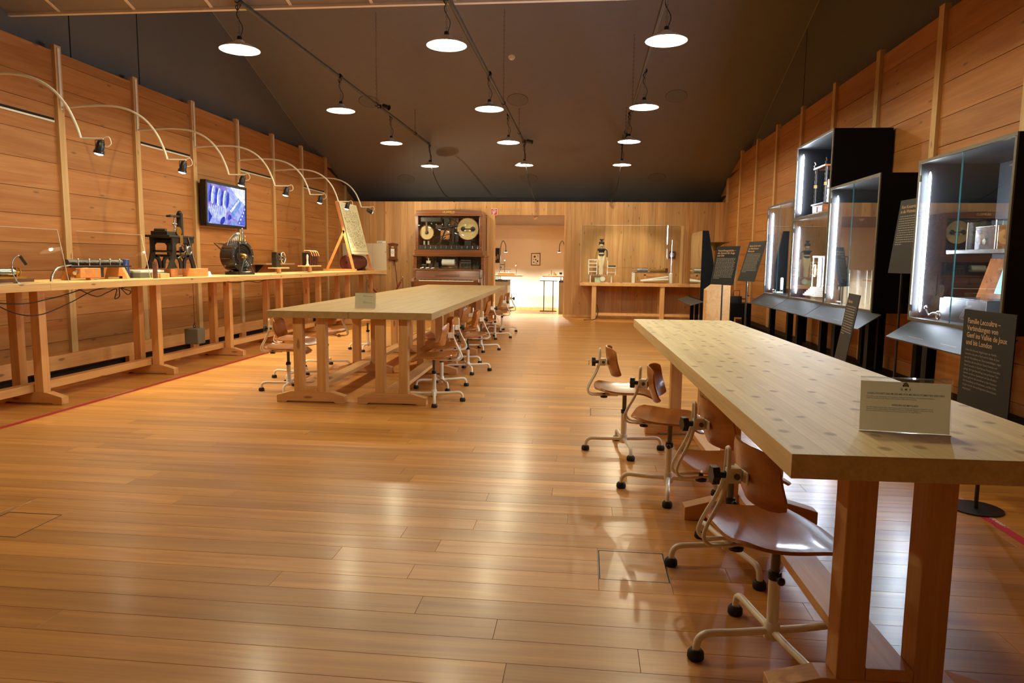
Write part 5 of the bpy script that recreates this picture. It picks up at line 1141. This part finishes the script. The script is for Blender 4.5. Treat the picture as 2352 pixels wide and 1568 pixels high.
# ------------------------------------------------------------------ black glass cases on the right
CF, CBK = 2.60, 3.20
def led(parent, x, y, z0, z1):
    mb = MB().lathe([(0.002, z0 - 0.03), (0.010, z0), (0.010, z1), (0.002, z1 + 0.03)], 10, (x, y, 0)); return mb.build('led_strip', M['led'], parent, 60)
def case(label, y0, y1, z0, z1, divs=(), seam=True, legs=True, shelf_ext=(0.0, 0.0), strip_near=True, hook=None):
    t = thing('glass_case', label, 'display case', (0, 0, 0))
    th = 0.022
    MB().box(CF, CBK, y0, y0 + th, z0, z1).build('side_panel', M['case_black'], t, bevel=0.002)
    MB().box(CF, CBK, y1 - th, y1, z0, z1).build('side_panel', M['case_black'], t, bevel=0.002)
    MB().box(CF, CBK, y0 + th, y1 - th, z1 - th, z1).build('top_panel', M['case_black'], t)
    MB().box(CF, CBK, y0 + th, y1 - th, z0, z0 + th).build('floor_panel', M['case_black'], t)
    MB().box(CBK - th, CBK, y0 + th, y1 - th, z0 + th, z1 - th).build('back_panel', plain('case back', lin(24, 26, 30), 0.6) if 'case back' not in bpy.data.materials else bpy.data.materials['case back'], t)
    e = 0.026
    mb = MB().box(CF - 0.012, CF, y0, y1, z1 - e, z1).box(CF - 0.012, CF, y0, y0 + e, z0 + e, z1 - e).box(CF - 0.012, CF, y1 - e, y1, z0 + e, z1 - e).box(CF - 0.012, CF, y0, y1, z0, z0 + e)
    for d in divs: mb.box(CF - 0.012, CF, y0 + e, y1 - e, d - 0.02, d + 0.02)
    mb.build('front_frame', M['case_edge'], t, bevel=0.002)
    for d in divs: MB().box(CF, CBK - th, y0 + th, y1 - th, d - 0.012, d + 0.012).build('inner_shelf', M['case_black'], t)
    zs = [z0] + list(divs) + [z1]
    for a, b in zip(zs[:-1], zs[1:]):
        ym = (y0 + y1) / 2
        if hook == 'open' and a > z0 + 0.1: pass
        elif seam:
            MB().box(CF - 0.004, CF + 0.002, y0 + e, ym - 0.002, a + e, b - e).build('glass_pane', M['glass_case'], t)
            MB().box(CF - 0.004, CF + 0.002, ym + 0.002, y1 - e, a + e, b - e).build('glass_pane', M['glass_case'], t)
            MB().box(CF - 0.005, CF + 0.003, ym - 0.0019, ym + 0.0019, a + e, b - e).build('glass_edge', M['glass_teal'], t)
        else: MB().box(CF - 0.004, CF + 0.002, y0 + e, y1 - e, a + e, b - e).build('glass_pane', M['glass_case'], t)
        led(t, CF + 0.055, y1 - 0.055, a + 0.10, b - 0.12)
        if strip_near: led(t, CF + 0.055, y0 + 0.055, a + 0.10, b - 0.12)
        for zz in (a + 0.10, b - 0.14):
            MB().box(CF - 0.016, CF - 0.004, y1 - 0.055, y1 - 0.012, zz - 0.025, zz + 0.025).build('hinge', M['gunmetal'], t)
    if legs:
        for yy in (y0 + 0.20, y1 - 0.22):
            for xx in (CF + 0.04, CBK - 0.12): MB().box(xx, xx + 0.07, yy - 0.04, yy + 0.04, 0.0, z0).build('leg', M['case_black'], t)
    s0, s1 = y0 - shelf_ext[0], y1 - shelf_ext[1]
    mb = MB(); mb.prism([(CF - 0.015, z0 + 0.004), (2.39, 0.742), (2.39, 0.734), (CF - 0.015, z0 - 0.01)], 'y', s0, s1)
    ls = mb.build('label_shelf', M['shelf_grey'], t)
    FM = lambda yy, k: frame_matrix((2.415 + k * 0.018, yy, 0.742 + (0.025 + k * 0.018) * 0.64 + 0.0022), (0, -1, 0), (0.842, 0, 0.54))
    for q, yy in enumerate((s1 - 0.30, s1 - 0.78)):
        MB_ = MB(); rr = random.Random(int(yy * 100))
        for k in range(1, 4):
            x = 0.0
            while x < 0.20:
                w_ = rr.uniform(0.012, 0.03); v = [FM(yy, k) @ Vector(p) for p in ((x, 0, 0), (x + w_, 0, 0), (x + w_, 0.005, 0), (x, 0.005, 0))]
                b = len(MB_.v); MB_.v += [tuple(p) for p in v]; MB_.f.append((b, b + 1, b + 2, b + 3)); x += w_ + 0.006
        MB_.build('label_print', M['print_grey'], ls)
    return t
M['glass_teal'] = plain('glass edge teal', lin(60, 120, 124), 0.2, noise=0)
case('low black glass case farthest along the right wall', 9.305, 10.60, 0.87, 2.13)
case('tall two tier black glass case with pavilion and clock', 7.985, 9.295, 0.87, 2.76, (1.868,), seam=False, hook='open')
case('low black glass case right of the tall one', 6.67, 7.975, 0.87, 2.13, shelf_ext=(0.24, 0.0))
case('large black glass case nearest the viewer at the right wall', 4.66, 5.94, 0.87, 2.125, shelf_ext=(0.2, 0.1))
struct('baseboard_right', MB().box(3.02, 3.24, 3.5, 14.5, 0.0, 0.20), M['case_black'])
for lab, pts in (('black cable coiled on the floor below the nearest glass case', [(2.75, 5.3, 0.86), (2.70, 5.2, 0.5), (2.80, 5.05, 0.2), (2.85, 4.9, 0.008), (2.6, 4.7, 0.008)]), ('black cable lying along the right wall base behind the wooden lectern', [(2.95, 11.0, 0.008), (2.8, 11.8, 0.008), (2.95, 12.6, 0.008), (2.8, 13.5, 0.008)])):
    tag(MB().tube(smoothpath(pts, 8), 0.008, 6).build('cable', M['rubber'], None, 60), lab, 'cable')

# contents of the cases
def acrylic_box(label, x, y, z, sx, sy, sz):
    t = thing('acrylic_box', label, 'box', (x, y, z)); w = 0.004
    for nm, a in (('wall', (-sx / 2, sx / 2, -sy / 2, -sy / 2 + w, 0, sz)), ('wall', (-sx / 2, sx / 2, sy / 2 - w, sy / 2, 0, sz)), ('wall', (-sx / 2, -sx / 2 + w, -sy / 2 + w, sy / 2 - w, 0, sz)), ('wall', (sx / 2 - w, sx / 2, -sy / 2 + w, sy / 2 - w, 0, sz)), ('lid', (-sx / 2, sx / 2, -sy / 2, sy / 2, sz, sz + w))): MB().box(*a).build(nm, M['glass'], t)
    mb = MB()
    for a in (-1, 1):
        for b in (-1, 1): mb.box(a * sx / 2 - 0.002, a * sx / 2 + 0.002, b * sy / 2 - 0.002, b * sy / 2 + 0.002, 0, sz + w)
    mb.build('polished_edge', M['acrylic_edge'], t)
    return t
CFL = 0.8925
acrylic_box('small clear acrylic block in the farthest low case', 2.80, 10.22, CFL, 0.12, 0.14, 0.22)
t = thing('silver_key', 'little silver winding key lying in the farthest low case', 'key', (2.70, 10.42, CFL))
MB().cyl((0, 0, 0.014), (0, 0.10, 0.014), 0.008, 8).torus((0, -0.03, 0.02), 0.022, 0.006, 'x', 14, 6).build('shaft', M['steel'], t, 60)
MB().ball((0, 0.06, 0.04), 0.016, 8).build('knob', M['steel'], t, 60)
t = thing('open_book', 'small open booklet with curled pages in the farthest low case', 'book', (2.68, 10.20, CFL))
for s in (-1, 1): MB().sheet(lambda u, v, s=s: (0.05 * v, s * (0.05 + 0.05 * u), 0.012 + 0.014 * math.cos(u * 1.6)), 8, 2, 0.012).build('page_block', M['paper'], t, 50)
# stepped glass clock in the tall case
t = thing('glass_clock', 'glass clock with brass ring on a white stepped base, tall case below', 'clock', (2.86, 8.93, CFL))
for k in range(5): MB().box(-0.15 + 0.014 * k, 0.15 - 0.014 * k, -0.20 + 0.02 * k, 0.20 - 0.02 * k, 0.03 + 0.022 * k, 0.05 + 0.022 * k).build('step', M['white'], t, bevel=0.003)
for a in (-1, 1):
    for b in (-1, 1): MB().box(a * 0.12 - 0.012, a * 0.12 + 0.012, b * 0.16 - 0.012, b * 0.16 + 0.012, 0.0, 0.03).build('foot', M['steel'], t)
for a in (-1, 1):
    for b in (-1, 1): MB().box(a * 0.075 - 0.006, a * 0.075 + 0.006, b * 0.10 - 0.006, b * 0.10 + 0.006, 0.138, 0.50).build('pillar', M['white'], t)
MB().box(-0.085, 0.085, -0.11, 0.11, 0.50, 0.52).build('cap', M['white'], t)
MB().box(-0.004, 0.0, -0.094, 0.094, 0.138, 0.50).build('frosted_pane', plain('frosted glass', lin(206, 214, 222), 0.4, noise=0.03), t)
MB().torus((-0.08, 0.0, 0.34), 0.07, 0.010, 'x', 28, 8).build('brass_ring', M['brass'], t, 60)
MB().lathe([(0.0, -0.078), (0.066, -0.078), (0.066, -0.074), (0.0, -0.074)], 28, (0, 0, 0.34), 'x').build('dial', M['ivory'], t)
# pavilion in upper tier
t = thing('pavilion_clock', 'dark pavilion with turned columns on a reddish plinth, upper tier of tall case', 'clock', (2.86, 8.72, 1.8805))
MB().box(-0.20, 0.20, -0.24, 0.24, 0.0, 0.025).build('base_plate', M['blackmetal'], t, bevel=0.004)
MB().box(-0.16, 0.16, -0.20, 0.20, 0.025, 0.13).build('plinth', M['oak_frame'], t, bevel=0.004)
for b in (-0.10, 0.10): MB().box(-0.163, -0.16, b - 0.07, b + 0.07, 0.045, 0.11).build('plinth_panel', M['darkwood'], t)
MB().box(-0.175, 0.175, -0.215, 0.215, 0.13, 0.145).build('floor_plate', M['blackmetal'], t, bevel=0.003)
for a in (-1, 1):
    for b in (-1, 1):
        prof = [(0.018, 0.145)] + [(0.013 + 0.006 * (k % 2), 0.165 + k * 0.028) for k in range(14)] + [(0.016, 0.555)]
        MB().lathe(prof, 12, (a * 0.14, b * 0.18, 0)).build('column', M['blackmetal'], t, 50)
        MB().cyl((a * 0.14, b * 0.18, 0.34), (a * 0.14, b * 0.18, 0.375), 0.021, 12).build('gilt_collar', M['brass'], t, 50)
        MB().tube(smoothpath([(a * 0.15, b * 0.19, 0.575), (a * 0.165, b * 0.20, 0.60), (a * 0.15, b * 0.19, 0.62), (a * 0.16, b * 0.20, 0.65)], 4), 0.006, 6).build('finial', M['gunmetal'], t, 60)
MB().box(-0.17, 0.17, -0.21, 0.21, 0.555, 0.575).build('roof_frame', M['oak_frame'], t, bevel=0.003)
MB().box(0.135, 0.14, -0.17, 0.17, 0.15, 0.555).build('mirror', M['gunmetal'], t)
MB().prism([(-0.11, 0.33), (0.11, 0.33), (0.0, 0.43)], 'x', -0.06, 0.08).build('scene_roof', plain('pink roof', lin(170, 90, 90), 0.6), t)
MB().box(-0.05, 0.07, -0.09, 0.09, 0.146, 0.33).build('scene_house', plain('grey green relief', lin(120, 130, 110), 0.6, noise=0.4), t, bevel=0.01)
# third case
acrylic_box('clear acrylic box with lit edges in the low case right of the tall one', 2.84, 7.42, CFL, 0.22, 0.46, 0.36)
t = thing('brass_hammer', 'small steel hammer parts lying in the low case right of the tall one', 'tool', (2.68, 7.72, CFL))
MB().cyl((0, -0.02, 0.02), (0, 0.10, 0.02), 0.009, 8).build('handle', M['steel'], t, 60)
MB().cyl((-0.02, 0.10, 0.02), (0.03, 0.10, 0.02), 0.018, 10).build('head', M['steel'], t, 60)
# nearest case: shelf with acrylic framed box, open music box below
t = thing('case_shelf', 'glass shelf with bright front edge inside the nearest large case', 'shelf', (0, 0, 1.40))
MB().box(2.72, 3.17, 4.70, 5.66, 0.0, 0.018).build('pane', M['case_black'], t)
MB().box(2.712, 2.72, 4.70, 5.66, -0.004, 0.022).build('edge_strip', M['steel'], t)
t = thing('small_music_box', 'small brown music box behind acrylic on the shelf of the nearest case', 'music box', (2.88, 5.30, 1.4185))
MB().box(-0.08, 0.10, -0.13, 0.15, 0.0, 0.17).build('box', M['oak_frame'], t, bevel=0.004)
MB().ball((-0.085, 0.02, 0.06), 0.018, 10, (0.4, 1, 1.3)).build('escutcheon', M['ivory'], t, 60)
acrylic_box('clear acrylic cover around the small brown music box', 2.885, 5.31, 1.4185, 0.24, 0.36, 0.20)
t = thing('open_music_box', 'black music box with raised reddish lid in the nearest case', 'music box', (2.90, 5.44, CFL))
MB().box(-0.16, 0.16, -0.32, 0.32, 0.0, 0.17).build('box', M['blackmetal'], t, bevel=0.004)
mb = MB(); mb.prism([(0.10, 0.172), (0.115, 0.172), (0.20, 0.47), (0.185, 0.475)], 'y', -0.32, 0.32); lid = mb.build('lid', M['oak_frame'], t, bevel=0.004)
mb = MB(); mb.prism([(0.108, 0.20), (0.110, 0.20), (0.172, 0.43), (0.170, 0.43)], 'y', -0.24, 0.10); mb.build('tune_sheet', plain('turquoise sheet', lin(120, 196, 190), 0.6), lid)
MB().box(-0.14, 0.09, -0.30, 0.30, 0.171, 0.176).build('inner_glass', M['steel'], t)
t = thing('winding_crank', 'bright silver winding crank in front of the open music box', 'crank', (2.67, 5.70, CFL))
MB().tube(smoothpath([(0, 0.10, 0.07), (0, 0.06, 0.03), (0, 0.0, 0.05), (0, -0.06, 0.05), (0, -0.10, 0.04)], 5), 0.009, 8).build('arm', M['steel'], t, 60)
MB().ball((0, 0.11, 0.085), 0.018, 10).build('handle', M['steel'], t, 60)
MB().torus((0, -0.08, 0.038), 0.028, 0.008, 'x', 16, 6).build('socket', M['steel'], t, 60)

# ------------------------------------------------------------------ information panels on poles
def panel(label, TL, n, w, h, lean, head, body, hs, bs, pole_to=0.0, margin=0.035, top=0.045, big=False, hang=False):
    n = Vector((n[0], n[1], 0)).normalized(); r = Vector((0, 0, 1)).cross(n); v = (n * lean + Vector((0, 0, -1))).normalized()   # v points down the board
    TL = Vector(TL); c0 = TL + r * w / 2 + v * h; foot = Vector((c0.x, c0.y, 0)) - n * 0.02
    t = thing('info_panel', label, 'panel', tuple(foot)); O = -foot
    nn = r.cross(-v)   # out of face
    P_ = [TL, TL + r * w, TL + r * w + v * h, TL + v * h]
    mb = MB(); mb.v = [tuple(p + O) for p in P_] + [tuple(p - nn * 0.006 + O) for p in P_]
    mb.f = [(0, 1, 2, 3), (7, 6, 5, 4), (0, 4, 5, 1), (1, 5, 6, 2), (2, 6, 7, 3), (3, 7, 4, 0)]
    bd = mb.build('board', M['panel_dark'], t)
    back = TL + r * w / 2 + v * (h * 0.5) - nn * 0.02
    MB().tube([(0, 0, 0.01), tuple(c0 - nn * 0.02 + O), tuple(back + O)], 0.011, 8).build('pole', M['blackmetal'], t, 60)
    MB().lathe([(0.0, 0.0), (0.13, 0.0), (0.13, 0.008), (0.0, 0.008)], 24).build('base_plate', M['blackmetal'], t)
    fm = lambda a, b: frame_matrix(TL + r * a + v * b + nn * 0.0012 + O, r, -v)
    text(head, hs, M['print_gold'], bd, 'heading', 'LEFT', 0.0006 * hs / 0.04, fm(margin, top + hs * 0.72), 1.0, 0.97)
    nl = head.count('\n') + 1; b0 = top + nl * hs * 0.97 + bs * 1.5
    if isinstance(body, str):
        text(body, bs, M['print_grey'], bd, 'body_text', 'LEFT', 0.0, fm(margin, b0), 1.0, 1.30)
    else:
        rr = random.Random(len(label)); mb = MB()
        for k in range(body):
            x = margin; lim = w - margin - rr.uniform(0, 0.03) if k < body - 1 else w * 0.35
            while x < lim:
                ww = min(rr.uniform(0.012, 0.034), lim - x); F_ = fm(x, b0 + k * bs * 1.35); q = len(mb.v)
                mb.v += [tuple(F_ @ Vector(p)) for p in ((0, 0, 0), (ww, 0, 0), (ww, bs * 0.5, 0), (0, bs * 0.5, 0))]; mb.f.append((q, q + 1, q + 2, q + 3)); x += ww + 0.007
        mb.build('body_text', M['print_grey'], bd)
    return t
panel('dark panel on a pole headed Ausstellungsstücke, before the wooden lectern', (1.765, 9.88, 1.54), (-0.79, -0.61), 0.40, 0.526, 0.203, 'Ausstellungsstücke –\nein Genuss für Auge\nund Ohr', 16, 0.036, 0.0135)
panel('dark leaning panel headed Sainte-Croix beside the farthest low case', (2.086, 9.39, 1.592), (-0.95, -0.30), 0.40, 0.525, 0.288, 'Sainte-Croix wird\nzur Musikdosen-\nMetropole', 13, 0.036, 0.0145)
panel('dark panel headed Vom Konzertsaal in the gap between two cases', (2.667, 6.40, 1.857), (-0.999, -0.04), 0.42, 0.62, 0.109, 'Vom Konzertsaal\nin die Wohnstube', 13, 0.040, 0.0145)
panel('narrow looking dark panel before the low case, seen almost edge on', (2.075, 5.80, 1.0825), (-0.99, 0.15), 0.40, 0.53, 0.149, 'L’Auberson', 12, 0.036, 0.0145)
panel('dark panel headed Familie Lecoultre at the right edge', (2.10, 4.13, 1.068), (-1.0, 0.0), 0.48, 0.56, 0.0, 'Familie Lecoultre –\nVerbindungen von\nGenf ins Vallée de Joux\nund bis London',
      'Unter den diversen Angehörigen der Familie\nLecoultre, die sich in Genf und im Vallée de Joux\nmit der Herstellung von Uhren beschäftigten, ragen\nbesonders die drei Brüder David, François und\nHenri Lecoultre in Genf heraus. François Lecoultre\ngelingt 1814 die Herstellung eines grösseren Ton-\nkamms «en bloc». Gemeinsam mit den Brüdern\nNicole gehören die Lecoultres zu den Pionieren\nder Herstellung von Musikdosen, und ihre Erfin-\ndungen sind für die nachfolgenden Generationen\nwegweisend.', 0.040, 0.0165, margin=0.045)

# narrow wedge case with label shelf near the back vitrine
t = thing('wedge_case', 'slim black wedge shaped glass case before the back vitrine', 'display case', (0, 0, 0))
y0, y1, xf, zb, zt = 12.0, 13.3, 1.90, 0.69, 1.85
mb = MB(); mb.prism([(xf, zb), (xf + 0.20, zb), (xf + 0.20, zb + 0.62), (xf + 0.10, zt), (xf, zt)], 'y', y0, y0 + 0.02); mb.build('side_panel', M['case_black'], t)
mb = MB(); mb.prism([(xf, zb), (xf + 0.20, zb), (xf + 0.20, zb + 0.62), (xf + 0.10, zt), (xf, zt)], 'y', y1 - 0.02, y1); mb.build('side_panel', M['case_black'], t)
MB().box(xf + 0.19, xf + 0.20, y0 + 0.02, y1 - 0.02, zb, zb + 0.62).build('back_panel', M['board_wall'], t)
MB().box(xf, xf + 0.20, y0 + 0.02, y1 - 0.02, zb, zb + 0.02).build('floor_panel', M['case_black'], t)
MB().box(xf, xf + 0.006, y0 + 0.02, y1 - 0.02, zb + 0.02, zt).build('glass_pane', M['glass_case'], t)
mb = MB(); mb.prism([(xf, zb), (1.70, 0.625), (1.70, 0.617), (xf, zb - 0.012)], 'y', 11.6, y1 + 0.2); mb.build('label_shelf', M['shelf_grey'], t)
for yy in (12.1, 12.65, 13.2): MB().box(xf + 0.02, xf + 0.08, yy - 0.04, yy + 0.04, 0, zb).build('leg', M['case_black'], t)

M['lectern'] = M['rail']
t = thing('wooden_lectern', 'pale pine block lectern with a slanted top beside the dark panel', 'lectern', (0, 10.1, 0))
mb = MB(); mb.prism([(1.69, 0.0), (1.90, 0.0), (1.90, 1.01), (1.785, 1.01), (1.69, 0.935)], 'y', 0.0, 0.26); mb.build('body', M['rail'], t, bevel=0.003)
MB().box(1.905, 2.02, 0.02, 0.24, 0.0, 1.0).build('side_board', M['rail'], t, bevel=0.003)

t = thing('black_stand', 'small black stand by the right wall behind the lectern', 'stand', (2.45, 11.6, 0))
MB().box(-0.16, 0.16, -0.2, 0.2, 0.46, 0.68).build('box', M['case_black'], t, bevel=0.004)
for a in (-1, 1):
    for b in (-1, 1): MB().box(a * 0.13 - 0.03, a * 0.13 + 0.03, b * 0.17 - 0.03, b * 0.17 + 0.03, 0, 0.46).build('leg', M['case_black'], t)
t = thing('hand_organ', 'small dark crank device standing on the black stand', 'device', (2.42, 11.6, 0.6805))
MB().box(-0.10, 0.06, -0.10, 0.10, 0.0, 0.11).build('box', M['blackmetal'], t, bevel=0.004)
MB().tube([(0.06, -0.10, 0.07), (0.12, -0.10, 0.07), (0.12, -0.10, 0.12), (0.17, -0.10, 0.12)], 0.008, 8).build('crank', M['iron'], t, 60)
MB().tube([(-0.06, -0.05, 0.11), (-0.06, -0.05, 0.20), (0.03, -0.05, 0.20), (0.03, -0.05, 0.11)], 0.006, 6).build('rod', M['iron'], t, 60)
t = thing('horn_phonograph', 'phonograph with an olive horn half hidden behind the wedge case', 'phonograph', (2.40, 13.6, 0))
MB().box(-0.2, 0.2, -0.2, 0.2, 0.0, 0.95).build('pedestal', M['case_black'], t, bevel=0.006)
MB().box(-0.15, 0.15, -0.15, 0.15, 0.95, 1.08).build('box', M['oak_frame'], t, bevel=0.006)
MB().tube([(0, 0.05, 1.08), (0, 0.05, 1.35), (0, 0, 1.55)], 0.018, 8).build('tone_arm', M['brass'], t, 60)
MB().lathe([(0.03, 1.55), (0.06, 1.62), (0.16, 1.68), (0.25, 1.70), (0.25, 1.705), (0.15, 1.69), (0.05, 1.63), (0.02, 1.56)], 28).build('horn', plain('olive horn', lin(104, 98, 62), 0.4, metal=0.3), t, 50)

# ------------------------------------------------------------------ acrylic table signs
def sign(label, c, w, h, rz, lean=0.10):
    t = thing('table_sign', label, 'sign', c, rz)
    mb = MB(); mb.prism([(0.0, 0.0), (0.003, 0.0), (0.003 + lean * h, h), (lean * h, h)], 'x', -w / 2, w / 2); b = mb.build('front_leaf', M['acrylic'], t)
    mb = MB(); mb.prism([(0.006, 0.003), (0.0072, 0.003), (0.0072 + lean * h, h - 0.012), (0.006 + lean * h, h - 0.012)], 'x', -w / 2 + 0.002, w / 2 - 0.002); pp = mb.build('paper', M['sign_paper'], t)
    mb = MB(); mb.prism([(lean * h, h), (lean * h + 0.05, 0.0), (lean * h + 0.053, 0.0), (lean * h + 0.004, h)], 'x', -w / 2, w / 2); mb.build('rear_leaf', M['acrylic'], t)
    MB().box(-w / 2, w / 2, lean * h - 0.001, lean * h + 0.006, h - 0.002, h + 0.001).build('bent_ridge', M['glass'], t)
    e = MB(); e.box(-w / 2, w / 2, -0.001, 0.003, 0.0, 0.0015); e.build('polished_edge', M['acrylic_edge'], t)
    fm = lambda x, z: frame_matrix((x, 0.0035 + lean * z, z), (1, 0, 0), (0, lean, 1))
    fm2 = lambda x, z: frame_matrix((x, 0.0055 + lean * z, z), (1, 0, 0), (0, lean, 1))
    return t, pp, fm2
SW_, SH_ = 0.232, 0.152
t, pp, fm = sign('acrylic table sign with green GMS lettering on the knotty table', (0.883, 1.99, 0.8405), SW_, SH_, rad(-6.5))
text('G  M  S', 0.0085, M['print_dark'], pp, 'lettering', 'CENTER', 0.00025, fm(0, 0.1175))
text('GESELLSCHAFT DES MUSEUMS FÜR MUSIKAUTOMATEN SEEWEN', 0.0072, M['print_green'], pp, 'lettering', 'CENTER', 0.0001, fm(0, 0.104), 0.93)
text('Die GMS ist eine Vereinigung von Freunden und Gönnern des Museums. Mit zahlreichen Aktivitäten\nmacht die Gesellschaft das Museum einer breiteren Öffentlichkeit bekannt.', 0.0048, M['print_dark'], pp, 'lettering', 'LEFT', 0, fm(-0.0985, 0.0965), 0.90)
text('WERDEN SIE MITGLIED!', 0.0068, M['print_green'], pp, 'lettering', 'CENTER', 0.0001, fm(0, 0.0735), 0.95)
text('Als GMS-Mitglied werden Sie zu allen Anlässen samt Vernissagen des Museums eingeladen und auf\nWunsch auch per elektronischem Newsletter informiert. Speziell für Mitglieder findet jeden Herbst\neine interessante Exkursion statt und im Museumsshop kaufen Sie vergünstigt ein.', 0.0048, M['print_dark'], pp, 'lettering', 'LEFT', 0, fm(-0.0985, 0.0665), 0.90)
mb = MB(); mb.v = [tuple(fm(0, 0.128) @ Vector(p)) for p in ((-0.006, 0, 0), (0.006, 0, 0), (0.006, 0.009, 0), (0, 0.013, 0), (-0.006, 0.009, 0))]; mb.f = [(0, 1, 2, 3, 4)]; mb.build('logo_house', plain('taupe print', lin(150, 136, 124), 0.7, noise=0), pp)
for s in (-1, 1):
    mb = MB(); mb.v = [tuple(fm(0, 0.128) @ Vector(p)) for p in ((s * 0.0045, 0.0, 0.0001), (s * 0.008, 0.0, 0.0001), (s * 0.0078, 0.004, 0.0001), (s * 0.0045, 0.0075, 0.0001))]; mb.f = [(0, 1, 2, 3)]; mb.build('logo_wing', M['print_dark'], pp)
for z in (0.1265, 0.1142):
    mb = MB(); mb.v = [tuple(fm(0, z) @ Vector(p)) for p in ((-0.016, 0, 0), (0.016, 0, 0), (0.016, 0.0004, 0), (-0.016, 0.0004, 0))]; mb.f = [(0, 1, 2, 3)]; mb.build('logo_rule', M['print_grey'], pp)
t, pp, fm = sign('acrylic table sign with two short text blocks on the middle tables', (-2.13, 6.55, 0.8405), 0.212, 0.152, rad(-3))
text('Facebook', 0.0085, M['print_dark'], pp, 'lettering', 'LEFT', 0, fm(-0.02, 0.118)); text('@Museum für Musikautomaten', 0.0085, M['print_dark'], pp, 'lettering', 'LEFT', 0, fm(-0.022, 0.107), 0.85)
text('Instagram', 0.0085, M['print_dark'], pp, 'lettering', 'LEFT', 0, fm(-0.024, 0.055)); text('@museum_fuer_musikautomaten', 0.0085, M['print_dark'], pp, 'lettering', 'LEFT', 0, fm(-0.026, 0.044), 0.85)

# glass jar on the floor under the middle tables
t = thing('glass_jar', 'clear glass jar standing on the floor beyond the middle tables', 'jar', (-3.0, 12.2, 0))
MB().lathe([(0.0, 0.0), (0.10, 0.0), (0.13, 0.05), (0.13, 0.18), (0.07, 0.24), (0.07, 0.26), (0.065, 0.26), (0.065, 0.24), (0.125, 0.18), (0.125, 0.05), (0.0, 0.006)], 24).build('vessel', M['glass'], t, 60)
MB().torus((0, 0, 0.26), 0.068, 0.005, 'z', 20, 6).build('rim', M['steel'], t, 60)

# floor cable by the vitrine table leg
tag(MB().tube(smoothpath([(0.24, 15.98, 0.35), (0.27, 15.96, 0.2), (0.24, 15.95, 0.06), (0.15, 15.9, 0.008), (-0.05, 15.85, 0.008)], 6), 0.009, 6).build('cable', M['rubber'], None, 60), 'short dark cable at the left foot of the vitrine table', 'cable')

# accent lights in the clamp spotlights
for loc, aim, w_, ang in (((0.69, 14.62, 3.80), (0.9, 16.3, 1.15), 260, 46), ((-1.33, 15.05, 3.80), (-3.2, 16.1, 1.8), 60, 44)):
    l = bpy.data.lights.new('accent_light', 'SPOT'); l.energy = w_; l.color = (1.0, 0.86, 0.66); l.spot_size = rad(ang); l.spot_blend = 0.5; l.shadow_soft_size = 0.02
    lo = bpy.data.objects.new('accent_light', l); COL.objects.link(lo); lo.location = loc
    lo.rotation_euler = (Vector(aim) - Vector(loc)).to_track_quat('-Z', 'Y').to_euler()
